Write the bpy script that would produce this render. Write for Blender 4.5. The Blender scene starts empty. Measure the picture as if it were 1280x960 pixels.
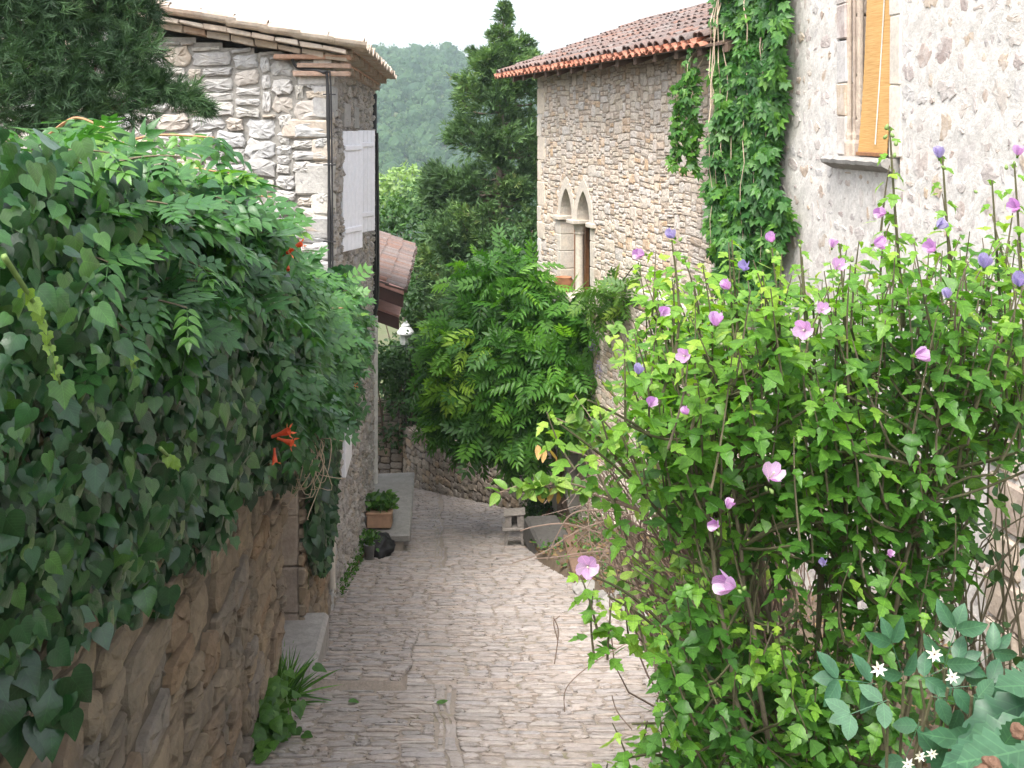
import bpy, math
import numpy as np
from mathutils import Vector
sc = bpy.context.scene
C = sc.collection
rng = np.random.default_rng(7)
R = math.radians

# ------------------------------------------------------------------ camera, sky, sun, exposure
cd = bpy.data.cameras.new('camera'); cam = bpy.data.objects.new('camera', cd); C.objects.link(cam)
cam.location = (0, 0, 0); cam.rotation_euler = (R(90), 0, 0)
cd.sensor_fit = 'HORIZONTAL'; cd.sensor_width = 36; cd.lens = 36 * 1300 / 1280
cd.shift_y = -322 / 1280; cd.clip_start = 0.05; cd.clip_end = 4000
sc.camera = cam
TO_SUN = Vector((-.24, -.52, .92)).normalized()
w = bpy.data.worlds.new('World'); sc.world = w; w.use_nodes = True
nt = w.node_tree; nt.nodes.clear()
sky = nt.nodes.new('ShaderNodeTexSky'); sky.sky_type = 'NISHITA'; sky.sun_disc = False
sky.sun_elevation = math.asin(TO_SUN.z); sky.sun_rotation = math.atan2(TO_SUN.x, TO_SUN.y)
sky.air_density = 1.0; sky.dust_density = 6.0; sky.ozone_density = 1.0; sky.altitude = 200
hs = nt.nodes.new('ShaderNodeHueSaturation'); hs.inputs['Saturation'].default_value = 0.36   # thin bright overcast
bg = nt.nodes.new('ShaderNodeBackground'); bg.inputs[1].default_value = 0.15
wo = nt.nodes.new('ShaderNodeOutputWorld')
nt.links.new(sky.outputs[0], hs.inputs['Color']); nt.links.new(hs.outputs[0], bg.inputs[0]); nt.links.new(bg.outputs[0], wo.inputs[0])
sl = bpy.data.lights.new('sun', 'SUN'); sl.energy = .85; sl.angle = R(20); sl.color = (1, .96, .9)
so = bpy.data.objects.new('sun', sl); C.objects.link(so); so.rotation_euler = TO_SUN.to_track_quat('Z', 'Y').to_euler()
sc.view_settings.view_transform = 'Standard'; sc.view_settings.look = 'None'
sc.view_settings.exposure = 1.88; sc.view_settings.gamma = 1; sc.view_settings.use_curve_mapping = False
sc.render.engine = 'CYCLES'; cy = sc.cycles
cy.use_denoising = True; cy.denoiser = 'OPENIMAGEDENOISE'
cy.max_bounces = 7; cy.diffuse_bounces = 3; cy.glossy_bounces = 2; cy.transmission_bounces = 3; cy.transparent_max_bounces = 6; cy.volume_bounces = 1
cy.caustics_reflective = False; cy.caustics_refractive = False

# ------------------------------------------------------------------ helpers
F, HY = 1300., 158.
def W(x, y, Y): return np.array([(x - 640) / F * Y, Y, (HY - y) / F * Y])
def XL(Y): return -1.117 - .065 * np.asarray(Y, float)           # line of the walls left of the lane
def XH(Y): return 5.67 - .304 * np.asarray(Y, float)             # house with the arched window
def XN(Y): return 4.07 - .146 * np.asarray(Y, float)             # near house on the right
def G(Y):                                                      # height of the lane
    Y = np.asarray(Y, float)
    return -2 - .265 * np.clip(Y, -12, 27) - .11 * np.clip(Y - 27, 0, 230)
def lerp(x, xs, ys): return np.interp(x, xs, ys)
def unit(v):
    v = np.asarray(v, float); return v / np.maximum(np.linalg.norm(v, axis=-1, keepdims=True), 1e-9)

class Acc:
    """collects vertices and faces of ONE mesh"""
    def __init__(s): s.V = []; s.F = {}; s.M = {}; s.A = []; s.U = []; s.n = 0
    def add(s, V, Fs, rnd=.5, mat=0, uv=None):
        V = np.asarray(V, float).reshape(-1, 3)
        s.A.append(np.broadcast_to(np.asarray(rnd, float), (len(V),)).copy())
        s.V.append(V); s.U.append(np.full((len(V), 2), 9.) if uv is None else uv)
        if not isinstance(Fs, (list, tuple)) or (len(Fs) and not hasattr(Fs[0], '__len__')): Fs = [Fs]
        for f in Fs:
            f = np.asarray(f, int)
            if f.size == 0: continue
            if f.ndim == 1: f = f[None]
            s.F.setdefault(f.shape[1], []).append(f + s.n); s.M.setdefault(f.shape[1], []).append(np.full(len(f), mat))
        s.n += len(V)
    def build(s, name, mats, parent=None, smooth=None):
        me = bpy.data.meshes.new(name); V = np.concatenate(s.V) if s.V else np.zeros((0, 3))
        me.vertices.add(len(V))
        off = np.zeros(3)
        q = parent
        while q is not None: off = off + np.array(q.location); q = q.parent
        me.vertices.foreach_set('co', (V - off).ravel())
        ks = sorted(s.F); fl = {k: np.concatenate(s.F[k]) for k in ks}
        loops = np.concatenate([fl[k].ravel() for k in ks]); tot = np.concatenate([np.full(len(fl[k]), k) for k in ks])
        me.loops.add(len(loops)); me.loops.foreach_set('vertex_index', loops)
        me.polygons.add(len(tot)); st = np.concatenate([[0], np.cumsum(tot)[:-1]])
        me.polygons.foreach_set('loop_start', st); me.polygons.foreach_set('loop_total', tot)
        me.polygons.foreach_set('material_index', np.concatenate([np.concatenate(s.M[k]) for k in ks]))
        me.polygons.foreach_set('use_smooth', np.full(len(tot), (s.U and any((u[:1] < 8).any() for u in s.U[:3] if len(u))) if smooth is None else smooth))
        if not isinstance(mats, (list, tuple)): mats = [mats]
        for m in mats: me.materials.append(m)
        at = me.attributes.new('rnd', 'FLOAT', 'POINT'); at.data.foreach_set('value', np.concatenate(s.A))
        UV = np.concatenate(s.U)
        if (UV[:, 0] < 8).any():
            ua = me.attributes.new('leafpos', 'FLOAT2', 'POINT'); ua.data.foreach_set('vector', UV.ravel())
        me.update(calc_edges=True); me.validate()
        o = bpy.data.objects.new(name, me); C.objects.link(o)
        if parent is not None: o.parent = parent
        return o

def tag(o, label=None, cat=None, group=None, kind=None):
    if label: o['label'] = label
    if cat: o['category'] = cat
    if group: o['group'] = group
    if kind: o['kind'] = kind
    return o
def empty(name, loc, label, cat, group=None):
    o = bpy.data.objects.new(name, None); o.location = [float(v) for v in loc]; o.empty_display_size = .1; C.objects.link(o)
    return tag(o, label, cat, group)
def struct(o, kind='structure'): o['kind'] = kind; return o
def copy_tree(o, parent=None):
    c = o.copy(); C.objects.link(c)
    if parent is not None: c.parent = parent
    for ch in o.children: copy_tree(ch, c)
    return c

BOXF = np.array([[0, 3, 2, 1], [4, 5, 6, 7], [0, 1, 5, 4], [1, 2, 6, 5], [2, 3, 7, 6], [3, 0, 4, 7]])
def box(acc, c, s, ux=(1, 0, 0), uy=(0, 1, 0), uz=(0, 0, 1), rnd=.5, mat=0, bev=0., jit=0.):
    """box centred at c, half sizes s, optional bevel (made of 24 vertices) and corner jitter"""
    ux, uy, uz = unit(ux), unit(uy), unit(uz); c = np.asarray(c, float); s = np.asarray(s, float)
    sg = np.array([[-1, -1, -1], [1, -1, -1], [1, 1, -1], [-1, 1, -1], [-1, -1, 1], [1, -1, 1], [1, 1, 1], [-1, 1, 1]], float)
    cj = rng.normal(0, jit, (8, 3)) if jit else np.zeros((8, 3))
    if bev <= 0:
        L = sg * s + cj
        acc.add(c + L[:, :1] * ux + L[:, 1:2] * uy + L[:, 2:] * uz, BOXF, rnd, mat); return
    V = []; idx = {}
    for i in range(8):
        for a in range(3):
            p = sg[i] * (s - bev); p[a] = sg[i][a] * s[a]; idx[i, a] = len(V); V.append(p + cj[i])
    V = np.array(V); Q = []; T = []
    for f, a in zip(BOXF, (2, 2, 1, 0, 1, 0)): Q.append([idx[i, a] for i in f])
    ed = [(0, 1), (1, 2), (2, 3), (3, 0), (4, 5), (5, 6), (6, 7), (7, 4), (0, 4), (1, 5), (2, 6), (3, 7)]
    for i, j in ed:
        ax = int(np.argmax(np.abs(sg[i] - sg[j]))); o = [a for a in range(3) if a != ax]
        Q.append([idx[i, o[0]], idx[j, o[0]], idx[j, o[1]], idx[i, o[1]]])
    for i in range(8): T.append([idx[i, 0], idx[i, 1], idx[i, 2]])
    acc.add(c + V[:, :1] * ux + V[:, 1:2] * uy + V[:, 2:] * uz, [np.array(Q), np.array(T)], rnd, mat)
def tube(acc, P, r, sides=6, rnd=.5, mat=0, cap=True):
    P = np.asarray(P, float); n = len(P); r = np.broadcast_to(np.asarray(r, float), (n,))
    T = unit(np.gradient(P, axis=0)); a = np.array([0, 0, 1.]) if abs(T[0][2]) < .9 else np.array([1., 0, 0])
    X = unit(np.cross(T, a)); Y = np.cross(T, X)
    th = np.arange(sides) * 2 * math.pi / sides
    V = P[:, None] + r[:, None, None] * (np.cos(th)[None, :, None] * X[:, None] + np.sin(th)[None, :, None] * Y[:, None])
    i = np.arange(n - 1)[:, None] * sides; j = np.arange(sides)[None]; k = (j + 1) % sides
    Q = np.stack([i + j, i + k, i + sides + k, i + sides + j], -1).reshape(-1, 4)
    fs = [Q]
    if cap: fs += [np.arange(sides)[::-1][None], (np.arange(sides) + (n - 1) * sides)[None]]
    acc.add(V.reshape(-1, 3), fs, rnd, mat)
def lathe(acc, c, prof, sides=20, rnd=.5, mat=0):
    prof = np.asarray(prof, float); th = np.arange(sides) * 2 * math.pi / sides
    V = np.stack([prof[:, None, 0] * np.cos(th), prof[:, None, 0] * np.sin(th), np.broadcast_to(prof[:, None, 1], (len(prof), sides))], -1) + np.asarray(c)
    i = np.arange(len(prof) - 1)[:, None] * sides; j = np.arange(sides)[None]; k = (j + 1) % sides
    acc.add(V.reshape(-1, 3), [np.stack([i + j, i + k, i + sides + k, i + sides + j], -1).reshape(-1, 4)], rnd, mat)
def smooth_path(P, n=12):
    P = np.asarray(P, float); t = np.linspace(0, len(P) - 1, n); i = np.clip(t.astype(int), 0, len(P) - 2); f = (t - i)[:, None]
    g = lambda k: P[np.clip(k, 0, len(P) - 1)]
    p0, p1, p2, p3 = g(i - 1), g(i), g(i + 1), g(i + 2)
    return .5 * (2 * p1 + (p2 - p0) * f + (2 * p0 - 5 * p1 + 4 * p2 - p3) * f**2 + (3 * p1 - p0 - 3 * p2 + p3) * f**3)
ICO = None
def ico(level):
    t = (1 + 5**.5) / 2
    V = [(-1, t, 0), (1, t, 0), (-1, -t, 0), (1, -t, 0), (0, -1, t), (0, 1, t), (0, -1, -t), (0, 1, -t), (t, 0, -1), (t, 0, 1), (-t, 0, -1), (-t, 0, 1)]
    V = [np.array(v) / np.linalg.norm(v) for v in V]
    T = [(0, 11, 5), (0, 5, 1), (0, 1, 7), (0, 7, 10), (0, 10, 11), (1, 5, 9), (5, 11, 4), (11, 10, 2), (10, 7, 6), (7, 1, 8), (3, 9, 4), (3, 4, 2), (3, 2, 6), (3, 6, 8), (3, 8, 9), (4, 9, 5), (2, 4, 11), (6, 2, 10), (8, 6, 7), (9, 8, 1)]
    for _ in range(level):
        mid = {}; NT = []
        def m(a, b):
            k = (min(a, b), max(a, b))
            if k not in mid: v = V[a] + V[b]; V.append(v / np.linalg.norm(v)); mid[k] = len(V) - 1
            return mid[k]
        for a, b, c in T:
            ab, bc, ca = m(a, b), m(b, c), m(c, a); NT += [(a, ab, ca), (b, bc, ab), (c, ca, bc), (ab, bc, ca)]
        T = NT
    return np.array(V), np.array(T)
def wob(p, s, seed=0):
    """cheap smooth noise of points p (n,3) -> about -1..1"""
    g = np.random.default_rng(seed); o = 0
    for k in range(5):
        d = g.normal(size=3); d /= np.linalg.norm(d); o = o + np.sin((p @ d) * s * (1 + .55 * k) + g.uniform(0, 6.28)) / (1 + .4 * k)
    return o / 2.2
def rock(acc, c, r, level=2, rough=.22, seed=0, rnd=.5, mat=0):
    V, T = ico(level); k = 1 + rough * wob(V, 2.2, seed) + rough * .5 * wob(V, 5, seed + 50)
    acc.add(np.asarray(c) + V * k[:, None] * np.asarray(r), [T], rnd, mat)

# ---------------- leaves
def leaf(half, fold=.15, curl=.2, wave=0.):
    """leaf of unit length along +y; half = outline points (x>0,y) from base to tip without the two ends"""
    h = np.array(half, float); k = len(h); my = np.clip(h[:, 1], 0.02, .98); my = np.maximum.accumulate(my + np.arange(k) * 1e-3)
    V = [[0, 0, 0], [0, 1, 0]] + [[0, y, 0] for y in my] + [[x, y, 0] for x, y in h] + [[-x, y, 0] for x, y in h]
    V = np.array(V, float); V[:, 2] = fold * np.abs(V[:, 0]) - curl * np.clip(V[:, 1], 0, 2)**2
    if wave: V[:, 2] += wave * np.sin(V[:, 1] * 14) * np.abs(V[:, 0])
    m, r, l = 2, 2 + k, 2 + 2 * k; Q = []; T = [[0, r, m], [0, m, l], [m + k - 1, r + k - 1, 1], [m + k - 1, 1, l + k - 1]]
    for i in range(k - 1):
        Q.append([m + i, r + i, r + i + 1, m + i + 1]); Q.append([m + i, m + i + 1, l + i + 1, l + i])
    return V, ([np.array(T), np.array(Q)] if Q else [np.array(T)]), V[:, :2].copy()
def combine(parts):
    """list of (tmpl, pos, angle about z, scale, droop) -> one template"""
    Vs = []; Fs = {}; n = 0; Us = []
    for (V, Fl, UV), p, a, s, dr in parts:
        Us.append(UV)
        v = V * s; ca, sa = math.cos(a), math.sin(a)
        v = np.stack([v[:, 0] * ca - v[:, 1] * sa, v[:, 0] * sa + v[:, 1] * ca, v[:, 2] - dr * (V[:, 1])], -1) + np.array(p)
        for f in Fl: Fs.setdefault(f.shape[1], []).append(f + n)
        Vs.append(v); n += len(v)
    return np.concatenate(Vs), [np.concatenate(Fs[k]) for k in sorted(Fs)], np.concatenate(Us)
IVY = leaf([(.16, -.1), (.34, -.09), (.46, .04), (.49, .2), (.44, .38), (.33, .54), (.2, .72), (.09, .89)], -.16, .22)
IVY5 = leaf([(.14, -.1), (.32, -.12), (.5, .0), (.45, .14), (.46, .28), (.5, .42), (.34, .5), (.22, .62), (.12, .82)], -.15, .2)
HIB = leaf([(.1, .04), (.2, .13), (.27, .25), (.35, .31), (.42, .45), (.31, .46), (.22, .45), (.19, .54), (.24, .62), (.2, .69), (.13, .72), (.13, .8), (.06, .9)], .2, .3, .12)
OVAL = leaf([(.2, .15), (.3, .42), (.24, .7), (.1, .9)], .25, .2)
LANCE = leaf([(.12, .15), (.19, .4), (.12, .72)], .25, .25)
LEAFLET = leaf([(.17, .1), (.25, .24), (.27, .4), (.2, .62), (.09, .84)], .28, .3)
QUICK = leaf([(.26, .4)], .3, .25)
def pinnate(pairs, ls, lt, tip=True, droop=.35, rachis=True):
    parts = []
    for i in range(pairs):
        y = .12 + .78 * i / max(pairs - 1, 1); s = ls * (.75 + .5 * math.sin(math.pi * (i + 1) / (pairs + 1))); z = -droop * y * y
        for sg in (-1, 1): parts.append((lt, (sg * .015, y, z), -sg * R(62 - 18 * i / pairs), s, .12 * s))
    if tip: parts.append((lt, (0, .93, -droop * .87), 0, ls, .25 * ls))
    if rachis:
        ys = np.linspace(0, .95, 5); V = np.array([[sx * .008, y, -droop * y * y - .004] for y in ys for sx in (-1, 1)])
        Q = np.array([[2 * i, 2 * i + 1, 2 * i + 3, 2 * i + 2] for i in range(4)])
        parts.append(((V, [Q], np.full((len(V), 2), 9.)), (0, 0, 0), 0, 1, 0))
    return combine(parts)
CAMPSIS = pinnate(4, .36, LEAFLET)
WIST = pinnate(5, .40, leaf([(.17, .25), (.15, .62)], .3, .25), droop=.3)
ROSE = pinnate(2, .5, OVAL, droop=.2)
PALM5 = combine([(LEAFLET, (0, 0, 0), a, s, .15) for a, s in ((0, 1), (R(42), .92), (R(-42), .92), (R(88), .7), (R(-88), .7))])
def spray(nb, spread, wd, seed):
    g = np.random.default_rng(seed); V = []; T = []
    for i in range(nb):
        y0 = g.uniform(0, .45); a = g.normal(0, spread); e = g.normal(0, spread * .8); L = g.uniform(.4, .75)
        d = np.array([math.sin(a), math.cos(a), math.sin(e)]); d /= np.linalg.norm(d); s = np.cross(d, g.normal(size=3)); s /= np.linalg.norm(s)
        b = np.array([0, y0, 0]); k = len(V); V += [b - s * wd * .6, b + d * L * .55 - s * wd, b + d * L, b + d * L * .55 + s * wd, b + s * wd * .6]
        T.append([k, k + 1, k + 2, k + 3, k + 4])
    return np.array(V), [np.array(T)], None
SPRAYS = [spray(9, .55, .05, s) for s in range(4)]
FINE = [spray(18, .55, .015, s + 20) for s in range(4)]
TUFT = spray(6, .9, .11, 77)

def frames(d, n):
    d = unit(d); x = np.cross(d, n); b = np.linalg.norm(x, axis=-1) < 1e-4
    x[b] = np.cross(d[b], np.array([.3, .5, .8])); x = unit(x); return x, d, np.cross(x, d)
def scatter(acc, tm, pos, d, n, size, rnd, mat=0):
    pos = np.asarray(pos, float); N = len(pos)
    if N == 0: return
    V, Fl, UV = tm; wv_ = rng.uniform(.78, 1.14, (N, 1, 1)); bz_ = rng.uniform(-.3, 1.9, (N, 1, 1)); x, y, z = frames(np.broadcast_to(d, (N, 3)).copy(), np.broadcast_to(n, (N, 3)).copy()); size = np.broadcast_to(np.asarray(size, float), (N,))
    P = pos[:, None] + size[:, None, None] * (V[None, :, :1] * wv_ * x[:, None] + V[None, :, 1:2] * y[:, None] + V[None, :, 2:] * bz_ * z[:, None])
    k = len(V); o = (np.arange(N) * k)[:, None, None]
    acc.add(P.reshape(-1, 3), [(f[None] + o).reshape(-1, f.shape[1]) for f in Fl], np.repeat(np.broadcast_to(np.asarray(rnd, float), (N,)), k), mat, None if UV is None else np.tile(UV, (N, 1)))
def sph(n): return unit(rng.normal(size=(n, 3)))
def blobs(acc, tms, bl, per, size, up=.35, droop=.3, shell=(.72, 1.05), tint=.3, lo=-.7):
    """leaves through the outer shell of several lobes: bl rows of (x,y,z,rx,ry,rz)"""
    for b in bl:
        b = np.asarray(b, float); n = int(per * (b[3] * b[5]) ** .9); D = sph(n); D = D[D[:, 2] > lo]; n = len(D)
        k = rng.uniform(*shell, n) * (1 + .22 * wob(D * b[3:6] / b[3:6].mean(), 3.1, int(rng.integers(1e6)))); P = b[:3] + D * b[3:6] * k[:, None]
        nn = unit(D * 1. + np.array([0, 0, up]) + rng.normal(0, .45, (n, 3))); d = unit(D * .5 + rng.normal(0, .6, (n, 3)) + np.array([0, 0, -droop]))
        t0 = rng.uniform(-tint, tint) * .5; r = np.clip(.45 + t0 + rng.normal(0, .16, n), 0, 1); i = rng.integers(len(tms), size=n)
        for q in range(len(tms)):
            m = i == q; scatter(acc, tms[q], P[m], d[m], nn[m], rng.uniform(.7, 1.25, m.sum()) * size, r[m])

# ---------------- stones
def pack(nu, nv, sizes, wts, mask, seed):
    g = np.random.default_rng(seed); occ = mask.copy(); out = []; wts = np.array(wts, float); wts /= wts.sum()
    for j in range(nv):
        i = 0
        while i < nu:
            if occ[i, j]: i += 1; continue
            ww, hh = sizes[g.choice(len(sizes), p=wts)]; a = 1
            while a < ww and i + a < nu and not occ[i + a, j]: a += 1
            if i + a < nu and not occ[i + a, j] and (i + a + 1 >= nu or occ[i + a + 1, j]) and a > 1: a += 1
            b = 1
            while b < hh and j + b < nv and not occ[i:i + a, j + b].any(): b += 1
            occ[i:i + a, j:j + b] = True; out.append((i, j, i + a, j + b)); i += a
    return np.array(out, float)
def stones(acc, rc, to3d, gap, rad=.3, jit=.03, relief=(.01, .03), bulge=.015, warp=0., ws=2., full=True, mat=0, seed=0, depth=.015, rmap=None):
    g = np.random.default_rng(seed); n = len(rc); u0, v0, u1, v1 = rc.T
    wd = np.maximum(u1 - u0 - gap * g.uniform(.6, 1.4, n), .015); ht = np.maximum(v1 - v0 - gap * g.uniform(.6, 1.4, n), .012); cu, cv = (u0 + u1) / 2, (v0 + v1) / 2
    mn = np.minimum(wd, ht); r = rad * mn; hw, hh = wd / 2, ht / 2
    def pt(sx, sy, ax, ay): return np.stack([sx * (hw - ax * r), sy * (hh - ay * r)], -1)
    q = []
    for sx, sy, o in ((-1, -1, 0), (1, -1, 1), (1, 1, 0), (-1, 1, 1)):
        s = [(0, 1), (.3, .3), (1, 0)] if full else [(0, 1), (1, 0)]
        if o: s = s[::-1]
        q += [pt(sx, sy, a, b) for a, b in s]
        if full: q.append({(-1, -1): np.stack([0 * hw, -hh], -1), (1, -1): np.stack([hw, 0 * hh], -1), (1, 1): np.stack([0 * hw, hh], -1), (-1, 1): np.stack([-hw, 0 * hh], -1)}[sx, sy])
    O = np.stack(q, 1); K = O.shape[1]; O = O + g.normal(0, jit, O.shape) * mn[:, None, None]
    h0 = g.uniform(*relief, n); rings = []
    tl = g.normal(0, bulge * .5, (n, 2)) / np.maximum(wd, .05)[:, None]
    for sc_, hz, rj in ((1., None, 0), (.97, -.45, .08), (.86, 0., .14), (.45, .3, .28)):
        P = O * sc_; uv = P + np.stack([cu, cv], -1)[:, None]
        H = np.full((n, K), -depth) if hz is None else h0[:, None] + hz * bulge + g.normal(0, rj * bulge, (n, K)) + (P * tl[:, None]).sum(-1)
        rings.append((uv, H))
    rings.append((np.stack([cu, cv], -1)[:, None], (h0 + .4 * bulge)[:, None]))
    U = np.concatenate([a for a, _ in rings], 1); H = np.concatenate([b for _, b in rings], 1)
    u, v = U[..., 0].ravel(), U[..., 1].ravel(); H = H.ravel()
    if warp:
        p = np.stack([u, v, 0 * u], -1); du, dv = warp * wob(p, ws, seed + 1), warp * wob(p, ws, seed + 2); u, v = u + du, v + dv
    V = to3d(u, v, H); m = 4 * K + 1; j = np.arange(K); k = (j + 1) % K
    Q = np.concatenate([np.stack([a * K + j, a * K + k, (a + 1) * K + k, (a + 1) * K + j], -1) for a in range(3)]); T = np.stack([3 * K + j, 3 * K + k, np.full(K, 4 * K)], -1)
    o = (np.arange(n) * m)[:, None, None]
    rv = g.uniform(0, 1, n) if rmap is None else rmap(cu, cv, g.uniform(0, 1, n))
    acc.add(V, [(Q[None] + o).reshape(-1, 4), (T[None] + o).reshape(-1, 3)], np.repeat(rv, m), mat)
def stone_face(acc, P0, ud, nrm, L, zb, zt, c, sizes, wts, gap, seed, hole=None, z0=None, z1=None, rmap=None, **kw):
    """rubble facing on the vertical plane through P0 along ud; zb(u), zt(u) bottom and top; material 0 stone, 1 mortar"""
    P0 = np.asarray(P0, float); ud = np.asarray(ud, float); nrm = np.asarray(nrm, float)
    us = np.linspace(0, L, 60); z0 = min(zb(us)) if z0 is None else z0; z1 = max(zt(us)) if z1 is None else z1
    nu, nv = int(round(L / c)), int(math.ceil((z1 - z0) / c)); cu = L / nu
    U, Vv = np.meshgrid((np.arange(nu) + .5) * cu, z0 + (np.arange(nv) + .5) * c, indexing='ij')
    mask = (Vv < zb(U) - c) | (Vv > zt(U))
    if hole is not None: mask |= hole(U, Vv)
    to3d = lambda u, v, h: P0[None] + u[:, None] * ud + v[:, None] * np.array([0, 0, 1]) + h[:, None] * nrm
    rc = pack(nu, nv, sizes, wts, mask, seed); rc = rc * np.array([cu, c, cu, c]) + np.array([0, z0, 0, z0])
    stones(acc, rc, to3d, gap, seed=seed, rmap=rmap, **kw)
    ii, jj = np.nonzero(~mask); nn = len(ii)                               # mortar behind the stones
    uu = np.stack([ii, ii + 1, ii + 1, ii], 1).ravel() * cu; vv = z0 + np.stack([jj, jj, jj + 1, jj + 1], 1).ravel() * c
    pk = np.stack([uu, vv, 0 * uu], -1); hh = .006 * wob(pk, 23, seed + 9)
    acc.add(to3d(uu, vv, hh), [np.arange(nn * 4).reshape(-1, 4)], .5, 1)

# ---------------- materials
def mat(name):
    m = bpy.data.materials.new(name); m.use_nodes = True; n = m.node_tree.nodes; return m, n, m.node_tree.links, n['Principled BSDF']
def ramp(n, stops, interp='LINEAR'):
    r = n.new('ShaderNodeValToRGB'); cr = r.color_ramp; cr.interpolation = interp
    while len(cr.elements) < len(stops): cr.elements.new(.5)
    for e, (p, c) in zip(cr.elements, stops): e.position = p; e.color = (*c, 1)
    return r
def noise(n, l, scale, detail=4, rough=.6, src=None, vec=None):
    t = n.new('ShaderNodeTexNoise'); t.inputs['Scale'].default_value = scale; t.inputs['Detail'].default_value = detail; t.inputs['Roughness'].default_value = rough
    if src is None: src = n.new('ShaderNodeTexCoord').outputs['Object']
    l.new(src, t.inputs['Vector']); return t
def mixc(n, l, a, b, f, mode='MIX'):
    m = n.new('ShaderNodeMix'); m.data_type = 'RGBA'; m.blend_type = mode
    for s, i in ((f, 0), (a, 6), (b, 7)):
        if hasattr(s, 'node'): l.new(s, m.inputs[i])
        elif i == 0: m.inputs[0].default_value = s
        else: m.inputs[i].default_value = (*s, 1)
    return m.outputs[2]
def stone_mat(name, cols, fine=30., bump=.5, stain=(.25, .24, .2), stain_amt=.45, vary=(.72, 1.12), rough=.92, sscale=1.3, moss=None):
    m, n, l, b = mat(name); at = n.new('ShaderNodeAttribute'); at.attribute_name = 'rnd'; co = n.new('ShaderNodeTexCoord').outputs['Object']
    k = len(cols); rp = ramp(n, [((i + .5) / k, c) for i, c in enumerate(cols)]); l.new(at.outputs['Fac'], rp.inputs[0])
    n1 = noise(n, l, fine, 6, .7, co); v = ramp(n, [(.3, (vary[0],) * 3), (.7, (vary[1],) * 3)]); l.new(n1.outputs[0], v.inputs[0])
    c1 = mixc(n, l, rp.outputs[0], v.outputs[0], 1., 'MULTIPLY')
    n2 = noise(n, l, sscale, 6, .65, co); s = ramp(n, [(.48, (0,) * 3), (.7, (stain_amt,) * 3)]); l.new(n2.outputs[0], s.inputs[0])
    c2 = mixc(n, l, c1, stain, s.outputs[0])
    n3 = noise(n, l, fine * .27, 3, .6, co); s3 = ramp(n, [(.5, (0,) * 3), (.75, (.5,) * 3)]); l.new(n3.outputs[0], s3.inputs[0])
    c2 = mixc(n, l, c2, tuple(min(1, x * 1.25) for x in cols[len(cols) // 2]), s3.outputs[0])
    if moss is not None:
        n4 = noise(n, l, 2.2, 6, .7, co); s4 = ramp(n, [(.56, (0,) * 3), (.68, (.8,) * 3)]); l.new(n4.outputs[0], s4.inputs[0]); c2 = mixc(n, l, c2, moss, s4.outputs[0])
    l.new(c2, b.inputs['Base Color']); b.inputs['Roughness'].default_value = rough; b.inputs['Specular IOR Level'].default_value = .25
    n5 = noise(n, l, fine * 1.6, 8, .75, co); bp = n.new('ShaderNodeBump'); bp.inputs['Strength'].default_value = bump; bp.inputs['Distance'].default_value = .02
    l.new(n5.outputs[0], bp.inputs['Height']); l.new(bp.outputs[0], b.inputs['Normal']); return m
def leaf_mat(name, cols, trans=.3, rough=.42, spec=.4, tcol=None, vein=40., veins=1.):
    m, n, l, b = mat(name); at = n.new('ShaderNodeAttribute'); at.attribute_name = 'rnd'; k = len(cols)
    rp = ramp(n, [((i + .5) / k, c) for i, c in enumerate(cols)]); l.new(at.outputs['Fac'], rp.inputs[0])
    n1 = noise(n, l, vein, 3, .6); v = ramp(n, [(.3, (.75,) * 3), (.7, (1.2,) * 3)]); l.new(n1.outputs[0], v.inputs[0])
    c = mixc(n, l, rp.outputs[0], v.outputs[0], 1., 'MULTIPLY')
    la = n.new('ShaderNodeAttribute'); la.attribute_name = 'leafpos'; sx = n.new('ShaderNodeSeparateXYZ'); l.new(la.outputs['Vector'], sx.inputs[0])
    def mth(op, p, q=None):
        k_ = n.new('ShaderNodeMath'); k_.operation = op
        for i_, z_ in enumerate((p, q)):
            if z_ is None: continue
            if hasattr(z_, 'node'): l.new(z_, k_.inputs[i_])
            else: k_.inputs[i_].default_value = z_
        return k_.outputs[0]
    ax = mth('ABSOLUTE', sx.outputs[0]); rib = mth('LESS_THAN', ax, .010); sv = mth('SINE', mth('MULTIPLY', mth('SUBTRACT', sx.outputs[1], mth('MULTIPLY', ax, .85)), 46.)); sv = mth('MULTIPLY', mth('GREATER_THAN', sv, .86), mth('LESS_THAN', ax, 2.)); vn = mth('MULTIPLY', mth('MAXIMUM', rib, mth('MULTIPLY', sv, .5)), veins)
    vc = mixc(n, l, c, (1.5, 1.45, 1.3), 1., 'MULTIPLY'); c = mixc(n, l, c, vc, vn); l.new(c, b.inputs['Base Color'])
    vb = n.new('ShaderNodeBump'); vb.inputs['Strength'].default_value = .35; vb.inputs['Distance'].default_value = .004; vb.invert = True; l.new(mth('ADD', vn, mth('MULTIPLY', n1.outputs[0], 1.2)), vb.inputs['Height']); l.new(vb.outputs[0], b.inputs['Normal'])
    b.inputs['Roughness'].default_value = rough; b.inputs['Specular IOR Level'].default_value = spec
    t = n.new('ShaderNodeBsdfTranslucent'); c2 = mixc(n, l, c, tcol or (.9, 1.0, .35), 1., 'MULTIPLY') ; c3 = mixc(n, l, c2, (2.2, 2.2, 2.2), 1., 'MULTIPLY'); l.new(c3, t.inputs[0])
    mx = n.new('ShaderNodeMixShader'); mx.inputs[0].default_value = trans; l.new(b.outputs[0], mx.inputs[1]); l.new(t.outputs[0], mx.inputs[2])
    l.new(mx.outputs[0], n['Material Output'].inputs[0]); return m
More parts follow.
